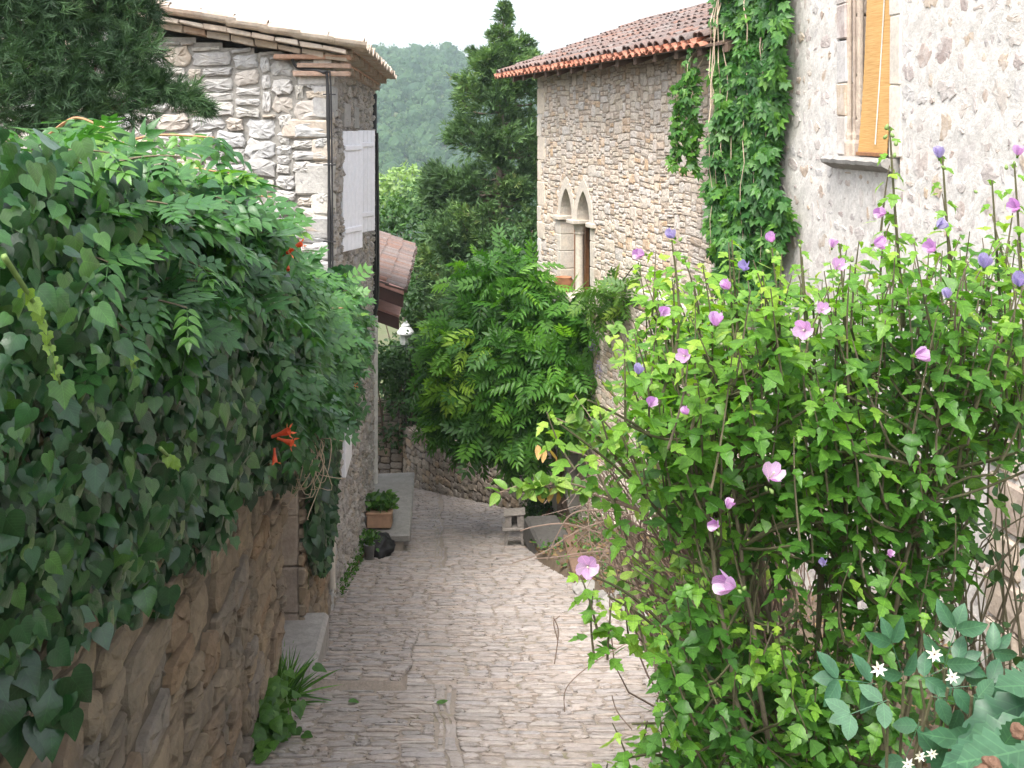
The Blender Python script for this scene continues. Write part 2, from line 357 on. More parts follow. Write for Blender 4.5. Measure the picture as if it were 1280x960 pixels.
def plain(name, col, rough=.6, nscale=12., vary=(.8, 1.15), bump=.1, spec=.4, metal=0.):
    m, n, l, b = mat(name); n1 = noise(n, l, nscale, 5); v = ramp(n, [(.3, (vary[0],) * 3), (.7, (vary[1],) * 3)]); l.new(n1.outputs[0], v.inputs[0])
    l.new(mixc(n, l, col, v.outputs[0], 1., 'MULTIPLY'), b.inputs['Base Color']); b.inputs['Roughness'].default_value = rough; b.inputs['Specular IOR Level'].default_value = spec; b.inputs['Metallic'].default_value = metal
    bp = n.new('ShaderNodeBump'); bp.inputs['Strength'].default_value = bump; bp.inputs['Distance'].default_value = .01; l.new(n1.outputs[0], bp.inputs['Height']); l.new(bp.outputs[0], b.inputs['Normal']); return m
M = {}
M['gable'] = stone_mat('pale_limestone', [(.44, .425, .40), (.52, .505, .49), (.36, .355, .35), (.53, .505, .455), (.48, .395, .31), (.45, .45, .45)], 22, .7, (.33, .32, .31), .4)
M['gable_mortar'] = stone_mat('grey_lime_mortar', [(.30, .285, .26)], 60, .5, (.2, .19, .175), .6)
M['arch'] = stone_mat('honey_rubble', [(.64, .55, .45), (.55, .51, .47), (.58, .41, .26), (.64, .58, .52), (.46, .36, .27), (.56, .52, .47), (.62, .53, .42)], 28, .6, (.34, .31, .28), .35)
M['arch_mortar'] = stone_mat('brown_joint_mortar', [(.40, .34, .275)], 60, .5, (.28, .24, .195), .5)
M['near'] = stone_mat('rosy_rubble', [(.47, .425, .395), (.41, .335, .295), (.47, .37, .275), (.52, .485, .46), (.37, .30, .275), (.46, .435, .42)], 26, .5, (.60, .57, .55), .55, sscale=9)
M['near_mortar'] = stone_mat('white_lime_mortar', [(.60, .57, .535)], 30, .6, (.49, .455, .42), .7, sscale=5)
M['garden'] = stone_mat('warm_retaining_stone', [(.22, .17, .12), (.28, .22, .155), (.20, .17, .14), (.31, .235, .155), (.25, .215, .18), (.26, .18, .115)], 14, 1., (.13, .12, .105), .7)
M['garden_mortar'] = stone_mat('earthy_joint', [(.13, .105, .08)], 40, .6, (.07, .06, .05), .6)
M['street'] = stone_mat('grey_street_rubble', [(.36, .33, .30), (.44, .41, .37), (.30, .28, .26), (.40, .35, .29)], 24, .9, (.24, .23, .21), .5)
M['cobble'] = stone_mat('worn_cobble', [(.37, .325, .295), (.32, .295, .275), (.40, .345, .305), (.35, .325, .315), (.385, .32, .27), (.42, .375, .34)], 22, .6, (.25, .225, .20), .55, sscale=1.1)
M['cobble_joint'] = stone_mat('sandy_joint', [(.33, .28, .235)], 50, .6, (.23, .19, .155), .5, moss=(.21, .195, .11))
M['endwall'] = stone_mat('dim_boundary_stone', [(.34, .29, .23), (.40, .34, .27), (.28, .25, .22), (.38, .29, .20)], 20, .8, (.2, .19, .17), .5)
M['trim'] = stone_mat('dressed_limestone', [(.60, .54, .46), (.56, .52, .47), (.62, .53, .42), (.58, .55, .51)], 30, .35, (.42, .39, .35), .35)
M['trim_brown'] = stone_mat('weathered_brown_jamb', [(.42, .34, .27), (.50, .42, .34), (.36, .29, .24)], 26, .6, (.28, .22, .19), .6, sscale=4)
M['slab'] = stone_mat('grey_slab', [(.34, .32, .30), (.28, .27, .25)], 16, .5, (.2, .2, .18), .5)
M['slab_dark'] = stone_mat('dark_step_slab', [(.10, .093, .085), (.08, .077, .072)], 16, .6, (.1, .1, .09), .5)
M['tile'] = stone_mat('lichened_clay_tile', [(.17, .115, .098), (.195, .145, .13), (.15, .12, .112), (.21, .115, .085), (.20, .168, .155)], 24, .6, (.14, .125, .118), .85, sscale=5)
M['tile_red'] = stone_mat('clean_clay_tile', [(.36, .14, .09), (.40, .175, .115), (.33, .14, .095)], 24, .4, (.36, .24, .18), .4, sscale=4)
M['tile_pale'] = stone_mat('pale_weathered_tile', [(.50, .42, .34), (.44, .36, .29), (.54, .47, .40), (.45, .32, .24)], 24, .5, (.36, .34, .31), .6, sscale=5)
M['brick'] = stone_mat('red_brick_course', [(.42, .24, .17), (.48, .30, .22), (.38, .27, .21)], 30, .5, (.45, .40, .36), .5, sscale=5)
M['white_wood'] = plain('white_painted_wood', (.74, .75, .80), .55, 20, (.93, 1.04), .08)
M['brown_wood'] = plain('brown_wood', (.24, .11, .05), .5, 25, (.7, 1.2), .2)
M['dark_wood'] = plain('dark_rafter', (.10, .065, .045), .8, 18)
M['brown_metal'] = plain('brown_fascia', (.075, .035, .03), .45, 8)
M['pink_metal'] = plain('pink_flashing', (.46, .24, .2), .5, 8)
M['black_rubber'] = plain('black_plastic', (.02, .02, .022), .45, 20)
M['white_pipe'] = plain('grey_white_pipe', (.55, .53, .49), .5, 14)
M['beige'] = plain('beige_render', (.50, .46, .40), .85, 16, (.85, 1.1), .3)
M['hose'] = plain('red_hose', (.30, .09, .07), .5, 20)
M['soil'] = stone_mat('dry_soil', [(.16, .12, .085)], 20, 1., (.09, .08, .05), .7)
M['grass_ground'] = stone_mat('rough_ground', [(.10, .115, .05)], 3, .8, (.13, .11, .07), .7, sscale=.3)
M['bark'] = stone_mat('brown_bark', [(.17, .125, .09), (.13, .10, .08)], 24, 1., (.22, .19, .15), .5)
M['stem'] = stone_mat('grey_green_stem', [(.13, .11, .07), (.10, .095, .05), (.17, .14, .10)], 40, .4, (.12, .11, .06), .4)
M['twig'] = plain('dry_twig', (.19, .135, .105), .8, 30)
M['pale_twig'] = plain('bleached_twig', (.46, .36, .26), .8, 30)
M['red_stem'] = plain('orange_brown_stem', (.32, .17, .08), .6, 30)
M['glass'] = plain('dark_window_glass', (.02, .022, .025), .08, 3, bump=0, spec=.6)
M['clay'] = plain('terracotta', (.38, .17, .09), .75, 14, (.8, 1.15), .25)
M['planter'] = plain('sandy_terracotta', (.36, .22, .14), .8, 14, (.8, 1.15), .25)
M['zinc'] = plain('zinc', (.34, .35, .36), .45, 14, metal=.3)
M['old_wood'] = plain('weathered_grey_wood', (.24, .215, .19), .85, 30, (.6, 1.2), .4)
M['sack'] = plain('black_sacking', (.012, .012, .013), .6, 20, bump=.4)
M['lamp_white'] = plain('white_enamel', (.72, .73, .74), .35, 10, (.95, 1.03), 0)
M['lamp_glass'] = plain('milky_lamp_glass', (.5, .51, .5), .25, 10, (.95, 1.03), 0)
M['ivy'] = leaf_mat('ivy_leaf', [(.008, .032, .011), (.011, .044, .014), (.014, .056, .018), (.02, .075, .02), (.045, .115, .022)], .14, .3, .5)
M['campsis'] = leaf_mat('trumpet_vine_leaf', [(.018, .064, .02), (.024, .085, .024), (.034, .112, .026), (.055, .155, .028), (.11, .22, .03)], .26, .38, .5)
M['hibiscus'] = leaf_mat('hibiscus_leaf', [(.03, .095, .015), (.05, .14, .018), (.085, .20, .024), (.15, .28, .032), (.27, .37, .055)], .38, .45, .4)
M['small_leaf'] = leaf_mat('small_oval_leaf', [(.045, .11, .022), (.07, .16, .028), (.12, .23, .04), (.2, .3, .06)], .35, .45, .4)
M['wisteria'] = leaf_mat('wisteria_leaf', [(.034, .105, .017), (.055, .16, .022), (.088, .22, .026), (.14, .30, .032), (.24, .40, .045)], .36, .45, .4)
M['creeper'] = leaf_mat('creeper_leaf', [(.02, .075, .018), (.032, .11, .02), (.05, .15, .022), (.09, .21, .028)], .3, .42, .4)
M['cypress'] = leaf_mat('cypress_needles', [(.03, .06, .026), (.045, .088, .035), (.062, .118, .042), (.092, .155, .05), (.13, .15, .065)], .15, .6, .3, vein=3)
M['juniper'] = leaf_mat('juniper_needles', [(.012, .03, .014), (.018, .043, .019), (.027, .06, .027), (.048, .095, .04)], .12, .6, .3, vein=5)
M['bush'] = leaf_mat('bushy_leaf', [(.02, .05, .016), (.03, .075, .022), (.045, .105, .028), (.07, .15, .035)], .25, .5, .35, vein=3)
M['pale_tree'] = leaf_mat('pale_tree_leaf', [(.09, .16, .06), (.13, .21, .075), (.17, .26, .09), (.21, .29, .12)], .3, .5, .3, vein=2)
M['forest'] = leaf_mat('forest_leaf', [(.018, .045, .02), (.026, .06, .024), (.036, .078, .028), (.052, .10, .034), (.062, .10, .04)], .15, .7, .2, vein=.4)
M['blue_leaf'] = leaf_mat('blue_green_leaf', [(.025, .08, .04), (.035, .10, .052), (.05, .12, .065)], .2, .45, .4, vein=25)
M['weed'] = leaf_mat('weed_leaf', [(.03, .09, .015), (.05, .13, .02), (.08, .18, .03)], .3, .45, .4)
M['dry_leaf'] = leaf_mat('dry_leaf', [(.35, .2, .08), (.42, .27, .12)], .3, .7, .2)
M['dry_leaf_dark'] = leaf_mat('leaf_litter', [(.10, .065, .035), (.16, .105, .055), (.22, .15, .08)], .1, .8, .2)
M['petal'] = leaf_mat('mauve_petal', [(.42, .29, .45), (.50, .37, .52), (.56, .43, .55)], .35, .6, .2, tcol=(.9, .5, .9), vein=60)
M['petal_blue'] = leaf_mat('faded_violet_petal', [(.34, .31, .45), (.42, .37, .5)], .3, .6, .2, tcol=(.7, .6, 1), vein=60)
M['petal_orange'] = leaf_mat('orange_trumpet', [(.48, .085, .035), (.54, .13, .05)], .25, .5, .3, tcol=(1, .4, .2))
M['petal_white'] = leaf_mat('white_star_petal', [(.6, .58, .48)], .2, .6, .2, tcol=(.9, .9, .8))
M['bud'] = plain('green_bud', (.16, .24, .07), .6, 40)
M['seed'] = plain('brown_seed', (.12, .065, .04), .8, 40)
# ------------------------------------------------------------------ ground, hill, lane
def uR(Y): return lerp(Y, [0, 9.5, 11.2, 13, 14.2, 16.5, 18.9, 19.6], [1.05, 1.02, .72, .30, .22, .20, .15, .1])   # right edge of the lane (X)
def smooth(t): t = np.clip(t, 0, 1); return t * t * (3 - 2 * t)
RX = [-420, -260, -150, -100, -74, -56, -40, -32, -22, 4, 13, 60, 120, 300]
RZ = [36, 40, 40, 41, 40, 36, 36.5, 36, 30, 21.5, 18, 6, -2, -8]
def terr(X, Y):
    z = G(Y) - .06
    z = z + np.where(Y > 27, .35 * wob(np.stack([X, Y, 0 * X], -1), .12, 3), 0) * np.clip((Y - 27) / 10, 0, 1)
    side = np.clip((np.abs(X + 3) - 12) / 60, 0, 1) * np.clip((60 - Y) / 30, 0, 1)
    z = z + side * (np.where(X > 0, 5, 7))
    z0 = float(G(230)); t = smooth((Y - 215) / 305); rz = lerp(X, RX, RZ)
    z = z + (Y > 215) * t * (rz - z0 + 2.2 * wob(np.stack([X, Y, 0 * X], -1), .04, 5)) - np.clip(Y - 545, 0, 400) * .12
    return z
xs = np.unique(np.concatenate([np.linspace(-14, 14, 57), np.linspace(-90, 90, 46), np.linspace(-420, 300, 60), [-700, 700]])); ys = np.unique(np.concatenate([[-60, -30], np.linspace(-12, 45, 80), np.linspace(45, 230, 40), np.linspace(230, 560, 70), [620, 760]]))
X, Y = np.meshgrid(xs, ys, indexing='ij'); nx, ny = X.shape
a = Acc(); i, j = np.meshgrid(np.arange(nx - 1), np.arange(ny - 1), indexing='ij'); q = (i * ny + j).ravel()
a.add(np.stack([X, Y, terr(X, Y)], -1).reshape(-1, 3), [np.stack([q, q + ny, q + ny + 1, q + 1], -1)])
struct(a.build('ground', M['grass_ground'], smooth=True))

a = Acc(); V2, T2 = ico(2); V1, T1 = ico(1)                      # far wood on the slope
N = 15000; hx = rng.uniform(-300, 200, N); hy = rng.uniform(222, 548, N); inv = (hx / hy > -.16) & (hx / hy < .06)
keep = inv | (rng.random(N) < .4); hx, hy, inv = hx[keep], hy[keep], inv[keep]; hz = terr(hx, hy)
rr = rng.uniform(1.5, 3.4, len(hx)) * np.where(rng.random(len(hx)) < .1, 1.35, 1)
for k in np.nonzero(~inv)[0]: a.add(np.array([hx[k], hy[k], hz[k] + rr[k] * .7]) + V1 * (1 + .25 * wob(V1, 3, k))[:, None] * rr[k] * np.array([1, 1, 1.15]), [T1], rng.random())
kk = np.nonzero(inv)[0]; P = []; D = []; S = []; RN = []
for k in kk:
    c = np.array([hx[k], hy[k], hz[k] + rr[k] * .8]); t = rng.uniform(.15, .85)
    a.add(c + V1 * (1 + .3 * wob(V1, 3, k))[:, None] * rr[k] * np.array([.8, .8, .95]), [T1], t * .6)
    n = 46; d = sph(n); d[:, 2] = np.abs(d[:, 2]) * 1.1 - .25; d[:, 1] -= .3; d = unit(d); P.append(c + d * rr[k] * rng.uniform(.75, 1.1, (n, 1))); D.append(d); S.append(np.full(n, rr[k] * .38)); RN.append(np.clip(t + rng.normal(0, .15, n), 0, 1))
P = np.concatenate(P); D = np.concatenate(D)
scatter(a, QUICK, P, unit(D * .4 + rng.normal(0, .6, P.shape)), unit(D + rng.normal(0, .4, P.shape)), np.concatenate(S) * rng.uniform(.6, 1.2, len(P)), np.concatenate(RN))
struct(a.build('hillside_forest', M['forest']), 'stuff')

def flat(u, v, h): return np.stack([u - .065 * v, v, G(v) + h], -1)   # lane coordinates
a = Acc(); c = .042; U0, V0 = -1.10, 2.6; nu, nv = 134, 560; Ug, Vg = np.meshgrid(U0 + (np.arange(nu) + .5) * c, V0 + (np.arange(nv) + .5) * c, indexing='ij')
Xg = Ug - .065 * Vg
mask = (Xg > uR(Vg) + .05) | (Vg > 25.3)
raised = (Ug < -.28 + .0 * Vg) & (Vg > 7.2) & (Vg < 9.6)             # low ramp in front of the doorway
strip = (np.abs(Ug - (.02 - .012 * (Vg - 6))) < .05) & ~raised & ((Vg < 7.4) | (Vg > 12.5))       # line of long gutter stones
sz = [(4, 1), (5, 1), (3, 1), (6, 1), (4, 2), (5, 2), (7, 2), (3, 2), (2, 1), (8, 2), (6, 2), (2, 2)]; wt = [3, 2.5, 3, 1.2, 3, 3, 1.4, 2, 1, .6, 1.6, 1]
kw = dict(gap=.013, jit=.10, rad=.42, relief=(.004, .015), bulge=.007, warp=.06, ws=2.6)
sc2 = np.array([c] * 4); of2 = np.array([U0, V0, U0, V0])
r = pack(nu, nv, sz, wt, mask | raised | strip, 1) * sc2 + of2; nr_ = r[:, 1] < 10.5; stones(a, r[nr_], flat, seed=3, full=True, **kw); stones(a, r[~nr_], flat, seed=3, full=False, **kw)
r = pack(nu, nv, sz, wt, ~raised | mask, 2); stones(a, r * sc2 + of2, lambda u, v, h: flat(u, v, h + .06 * np.clip((9.6 - v) / 2, 0, 1)), seed=4, full=True, **kw)
r = pack(nu, nv, [(2, 5), (3, 7), (2, 3), (1, 3)], [1, 1, 1, 1], ~strip | mask, 5); stones(a, r * sc2 + of2, flat, seed=6, gap=.012, jit=.05, rad=.2, relief=(.003, .011), bulge=.005, warp=.05, ws=3.1)
# behind the left house the lane bends away to the left
nu2, nv2 = 150, 205; m2 = np.zeros((nu2, nv2), bool); r = pack(nu2, nv2, sz, wt, m2, 8); stones(a, r * c + np.array([U0 - 6.5, 16.55, U0 - 6.5, 16.55]), flat, seed=9, gap=.017, jit=.09, rad=.42, relief=(.004, .012), bulge=.008, full=False)
ii, jj = np.nonzero(~mask); n = len(ii); uu = np.stack([ii, ii + 1, ii + 1, ii], 1).ravel() * c + U0; vv = np.stack([jj, jj, jj + 1, jj + 1], 1).ravel() * c + V0
rs = (uu < -.26) & (vv > 7.2) & (vv < 9.6)
a.add(flat(uu, vv, .004 * wob(np.stack([uu, vv, 0 * uu], -1), 15, 4) + np.where(rs, .06 * np.clip((9.6 - vv) / 2, 0, 1), 0)), [np.arange(4 * n).reshape(-1, 4)], .5, 1)
v_ = np.array([[U0 - 6.5, 16.55], [U0, 16.55], [U0, 25.3], [U0 - 6.5, 25.3]]); a.add(flat(v_[:, 0], v_[:, 1], np.zeros(4)), [[0, 1, 2, 3]], .5, 1)
struct(a.build('cobbled_lane', [M['cobble'], M['cobble_joint']]))

a = Acc(); us = np.linspace(0, 1, 26); vs = np.linspace(.5, 17.1, 80)   # planting bed on the right
P = []
for v in vs:
    e = float(uR(v)) + .02; x = e + us * (float(min(XN(v), XH(v)) if v > 9 else XN(v)) + .05 - e); z = G(v) + .10 + .05 * wob(np.stack([x, 0 * x + v, 0 * x], -1), 4, 2) + .2 * us; z[0] = G(v) - .02; P.append(np.stack([x, 0 * x + v, z], -1))
P = np.array(P); nv_, nu_ = P.shape[:2]; i, j = np.meshgrid(np.arange(nv_ - 1), np.arange(nu_ - 1), indexing='ij'); q = (i * nu_ + j).ravel()
a.add(P.reshape(-1, 3), [np.stack([q, q + 1, q + nu_ + 1, q + nu_], -1)]); struct(a.build('soil_bed', M['soil'], smooth=True))
NL = 3200; v = rng.uniform(1.2, 16.9, NL); e = uR(v) + .02; w_ = np.where(v > 9, np.minimum(XN(v), XH(v)), XN(v)) - e; f_ = rng.random(NL); x = e + f_ * w_; zz = G(v) + .115 + .05 * wob(np.stack([x, v, 0 * x], -1), 4, 2) + .2 * f_
a = Acc(); scatter(a, OVAL, np.stack([x, v, zz + rng.uniform(0, .03, NL)], -1), unit(np.stack([rng.normal(0, 1, NL), rng.normal(0, 1, NL), rng.normal(.1, .3, NL)], -1)), unit(np.array([0, 0, 1.]) + rng.normal(0, .35, (NL, 3))), rng.uniform(.03, .08, NL), rng.random(NL), 0)
k_ = rng.random(NL) < .5; scatter(a, OVAL, np.stack([x, v, zz + rng.uniform(.02, .1, NL)], -1)[k_], unit(rng.normal(0, .7, (int(k_.sum()), 3)) + [0, 0, .6]), unit(rng.normal(0, .4, (int(k_.sum()), 3)) + [0, -.3, 1]), rng.uniform(.03, .08, int(k_.sum())), rng.random(int(k_.sum())), 1)
struct(a.build('leaf_litter', [M['dry_leaf_dark'], M['weed']]), 'stuff')
def bedz(x, y): e = float(uR(y)); return float(G(y)) + .1 + .2 * (x - e) / max(float(XN(y)) - e, .1)

LD = unit([-.065, 1, 0]); LN = np.array([LD[1], -LD[0], 0]); Zu = np.array([0, 0, 1.])   # along the left walls, and out into the lane
def wall_top(Y): return lerp(Y, [0, 4.2, 5.2, 6.5, 8, 9.95], [-.55, -.6, -.75, -1.0, -1.35, -1.55])
a = Acc(); Ys = np.linspace(-2, 9.9, 30); P = np.array([[[XL(y) - o, y, wall_top(y) - .12 - (.1 if o > 1 else 0)] for o in (.32, 1.5, 6, 14)] for y in Ys]); nn = P.shape[1]
i, j = np.meshgrid(np.arange(len(Ys) - 1), np.arange(nn - 1), indexing='ij'); q = (i * nn + j).ravel(); a.add(P.reshape(-1, 3), [np.stack([q, q + nn, q + nn + 1, q + 1], -1)])
struct(a.build('garden_terrace', M['soil']))

# ------------------------------------------------------------------ garden wall on the left
gw = empty('garden_wall', (XL(4.5), 4.5, G(4.5)), 'rough brown stone retaining wall under the ivy at the lower left, with a narrow doorway', 'wall')
k = math.hypot(.065, 1)
a = Acc(); Y0, Y1 = .6, 7.07; L = (Y1 - Y0) * k; P0 = np.array([XL(Y0), Y0, 0.]); yy = lambda u: Y0 + u / k
stone_face(a, P0, LD, LN, L, lambda u: G(yy(u)) - .1, lambda u: wall_top(yy(u)), .05, [(6, 3), (8, 3), (10, 4), (5, 2), (7, 2), (12, 4), (4, 3), (9, 5)], [3, 3, 2, 2, 2, 1.2, 1.5, 1], 0.028, 21, warp=.04, ws=3, rad=.25, jit=.06, relief=(.012, .05), bulge=.024, depth=.01)
for s in range(12):
    y0, y1 = Y0 + s * (Y1 - Y0) / 12, Y0 + (s + 1) * (Y1 - Y0) / 12
    for y in (y0,): box(a, ((XL(y) + XL(y1)) / 2 - .17, (y + y1) / 2, (wall_top(y) + G(y)) / 2 - .3), (.14, (y1 - y0) / 2 + .002 * (s % 2), (wall_top(y) - G(y)) / 2 + .2), mat=1)
a.build('wall', [M['garden'], M['garden_mortar']], gw)
a = Acc(); Y0, Y1 = 8.1, 9.96; L2 = (Y1 - Y0) * k; P2 = np.array([XL(Y0), Y0, 0.]); y2 = lambda u: 8.1 + u / k
stone_face(a, P2, LD, LN, L2, lambda u: G(y2(u)) - .1, lambda u: wall_top(y2(u)), .05, [(6, 3), (8, 3), (5, 2), (7, 4), (4, 2)], [3, 2, 2, 1, 1], .018, 22, warp=.03, rad=.3, jit=.05, relief=(.01, .04), bulge=.025)
box(a, (XL(9.03) - .17, 9.03, (wall_top(9) + G(9)) / 2), (.14, .9, (wall_top(9) - G(9)) / 2), ux=LN, uy=LD, mat=1)
a.build('wall', [M['garden'], M['garden_mortar']], gw)
def blocks(acc, x, y, z0, z1, sx, sy, ux, uy, hs, rnds=None, bev=.012, jit=.004, mat=0):
    z = z0
    while z < z1 - .02:
        h = min(rng.uniform(*hs), z1 - z); box(acc, (x, y, z + h / 2), (sx, sy, h / 2 - .004), ux, uy, bev=bev, jit=jit, rnd=rng.random(), mat=mat); z += h
a = Acc(); blocks(a, XL(8.16) - .26, 8.16, float(G(8.1)), -1.35, .24, .09, LN, LD, (.26, .42)); a.build('door_jamb', M['trim_brown'], gw)
a = Acc(); blocks(a, XL(7.02) - .14, 7.0, float(G(7.0)), -1.2, .155, .06, LN, LD, (.25, .4)); a.build('door_jamb', M['garden'], gw)
a = Acc(); c_ = np.array([XL(7.6) - .42, 7.6, 0]); box(a, c_ + [0, 0, -2.6], (.02, .5, 1.3), LN, LD)
a.build('door', M['dark_wood'], gw)
a = Acc(); box(a, (XL(7.62) - .13, 7.62, G(7.3) - .06), (.33, .62, .16), LN, LD, bev=.03, jit=.01, rnd=.3); a.build('doorstep', M['slab'], gw)

# ------------------------------------------------------------------ left stone house
def tile_roof(P0, ed, up, L, run, cols_mats, parent, name, pitch=.2, seed=0, tl=.38, first_mat=None, skip_channel=False):
    """canal tiles: P0 eave start, ed along eave, up = unit vector up the slope"""
    g = np.random.default_rng(seed); a = Acc(); nrm = unit(np.cross(ed, up)); nrm = nrm if nrm[2] > 0 else -nrm
    ncol = int(L / pitch); nrow = int(run / (tl * .8)); th = np.linspace(-1.45, 1.45, 8); m = len(th)
    for ci in range(ncol):
        for ri in range(nrow):
            for conv in ((1, -1) if not skip_channel else (1,)):
                r0, r1 = pitch * (.40 if conv > 0 else .46), pitch * (.36 if conv > 0 else .42)
                o = P0 + ed * ((ci + (.5 if conv > 0 else 0.)) * pitch + g.normal(0, .006)) + up * (ri * tl * .8 + g.normal(0, .012) - (0 if conv > 0 else .05)) + nrm * ((.035 if conv > 0 else .055) + g.normal(0, .004))
                ya = g.normal(0, .025); d = unit(up + ed * ya + nrm * (-.05 + g.normal(0, .01))); P = []
                for s, (f, rr) in enumerate(((0, r0), (1, r1))):
                    for t_ in (0, -.014):
                        P.append(o + d * (f * tl) + (np.sin(th)[:, None] * ed + conv * np.cos(th)[:, None] * nrm * (.85 if conv > 0 else .8)) * (rr + t_) + nrm * (0 if f == 0 else .0))
                V = np.concatenate(P); A, B, Cc, D = 0, m, 2 * m, 3 * m; j = np.arange(m - 1)
                Q = [np.stack([A + j, A + j + 1, Cc + j + 1, Cc + j], -1), np.stack([B + j + 1, B + j, D + j, D + j + 1], -1), np.stack([A + j + 1, A + j, B + j, B + j + 1], -1), np.stack([Cc + j, Cc + j + 1, D + j + 1, D + j], -1)]
                a.add(V, [np.concatenate(Q)], g.random(), (1 if (first_mat and ri == 0 and conv < 0) else 0))
    box(a, P0 + ed * L / 2 + up * run / 2 + nrm * .0, (L / 2 - .03, run / 2 - .02, .012), ed, up, nrm, mat=2)
    return a.build(name, cols_mats, parent, smooth=False)
def genoise(P0, ed, out, L, z, rows, parent, seed=0, mats=None):
    """rows of half round tile ends under an eave"""
    g = np.random.default_rng(seed); a = Acc(); th = np.linspace(0, math.pi, 8); m = 8
    for rI in range(rows):
        o = .11 * (rI + 1); zz = z + rI * .105
        box(a, P0 + ed * L / 2 + out * (o / 2 - .05) + Zu * (zz + .088), (L / 2, o / 2 + .06, .012), ed, out, bev=.003, rnd=.6, mat=1)
        box(a, P0 + ed * L / 2 + out * (o / 2 - .10) + Zu * (zz + .04), (L / 2 - .01, o / 2 + .03, .036), ed, out, rnd=.4, mat=2)
        for ci in range(int(L / .17)):
            c = P0 + ed * ((ci + .5) * .17 + g.normal(0, .005)) + out * (o + g.normal(0, .006)) + Zu * zz; P = []
            for f in (0, -.2):
                for rr in (.078, .064): P.append(c + out * f + np.cos(th)[:, None] * ed * rr + np.sin(th)[:, None] * Zu * rr)
            V = np.concatenate(P); j = np.arange(m - 1)
            a.add(V, [np.concatenate([np.stack([j, j + 1, 2 * m + j + 1, 2 * m + j], -1), np.stack([m + j + 1, m + j, 3 * m + j, 3 * m + j + 1], -1), np.stack([j + 1, j, m + j, m + j + 1], -1)])], g.random(), 0)
    return a.build('cornice', mats or [M['tile_pale'], M['brick'], M['trim']], parent)
HA, HB = 10.0, 16.25
lh = empty('stone_house', (XL(HA), HA, G(HA)), 'grey limestone house left of the lane with white shutters and shallow tiled gable roof', 'house')
gd = unit([-1, -.065, 0]); gn = unit([.065, -1, 0]); PC = np.array([XL(HA), HA, 0.])           # gable direction (to the left) and normal (to the camera)
a = Acc(); LG = 5.6; slope = .178
stone_face(a, PC, gd, gn, LG, lambda u: 0 * u - 4.9, lambda u: .60 + slope * u, .05, [(4, 2), (6, 3), (8, 4), (5, 2), (3, 2), (7, 3), (10, 4), (4, 3), (9, 3), (6, 2), (12, 4), (6, 4), (3, 1)], [3, 4, 2, 3, 2, 3, 1.5, 2, 1.5, 2, .7, 1, .8], .021, 33, warp=.045, ws=2.6, rad=.26, jit=.07, relief=(.015, .05), bulge=.026, depth=.012)
a.build('gable_wall', [M['gable'], M['gable_mortar']], lh)
a = Acc(); LS = (HB - HA) * k
stone_face(a, PC, LD, LN, LS, lambda u: G(HA + u / k) - .1, lambda u: 0 * u + .60, .05, [(4, 2), (5, 2), (3, 2), (6, 3), (3, 1), (4, 3)], [3, 3, 3, 1, 1.5, 1], .016, 34, warp=.04, rad=.34, jit=.07, relief=(.015, .055), bulge=.028)
a.build('street_wall', [M['street'], M['gable_mortar']], lh)
a = Acc(); ee = PC + LD * LS; bl = PC + gd * LG; be = ee + gd * LG; lo, hi = -7., .6
V = [PC, bl, be, ee]; hgt = [.6, .6 + slope * LG, .6 + slope * LG, .6]; ins = [-(gn + LN) * .03, 0 * gn, 0 * gn, 0 * gn]
V = [p + o + Zu * lo for p, o in zip(V, ins)] + [p + o + Zu * (h - .02) for p, o, h in zip([PC, bl, be, ee], ins, hgt)]
a.add(V, [[1, 2, 6, 5], [2, 3, 7, 6]], mat=0)
a.build('rear_wall', M['gable_mortar'], lh)
a = Acc()                                                                # quoins up the corner
z = -4.75; q_ = 0
while z < .5:
    h = rng.uniform(.17, .32); lg = rng.uniform(.16, .24); sh = .045
    if q_ % 2: cx, sx, sy = PC - LN * lg + gd * 0, lg, sh
    box(a, PC + (gd * (lg if q_ % 2 else .10)) + LD * (.10 if q_ % 2 else lg) * 1 + (gn + LN) * .045 + Zu * (z + h / 2), ((lg if q_ % 2 else .10), (.10 if q_ % 2 else lg), h / 2 - .008), gd, LD, bev=.02, jit=.008, rnd=rng.random()); z += h; q_ += 1
a.build('quoin', M['gable'], lh)
genoise(PC - LD * .1, LD, LN, LS + .1, .56, 2, lh, 3)
up = unit(-LN + Zu * slope); tile_roof(PC - LD * .28 + LN * .33 + Zu * .745, LD, up, LS + .4, 5.9, [M['tile_pale'], M['tile_pale'], M['trim']], lh, 'roof', seed=5)
a = Acc()                                                                # flat brick courses and bedding along the gable verge
for i_ in range(26):
    u = -.2 + i_ * .22; box(a, PC + gd * (u + .11) + gn * .13 + Zu * (.735 + slope * (u + .11)), (.108, .16, .022), unit(gd + Zu * slope), gn, bev=.006, jit=.004, rnd=rng.random())
    box(a, PC + gd * (u + .11) + gn * .06 + Zu * (.675 + slope * (u + .11)), (.105, .09, .03), unit(gd + Zu * slope), gn, bev=.006, jit=.005, rnd=rng.random())
a.build('verge_course', M['tile_pale'], lh)
a = Acc()
for q_, (zz, ln_) in enumerate(((.50, .34), (.58, .30), (.66, .52))): box(a, PC + gd * (ln_ / 2 - .12) + gn * (.05 + .012 * q_) + Zu * zz, (ln_ / 2 + .1, .07, .022), gd, gn, bev=.005, jit=.004, rnd=rng.random())
a.build('brick_corbel', M['brick'], lh)
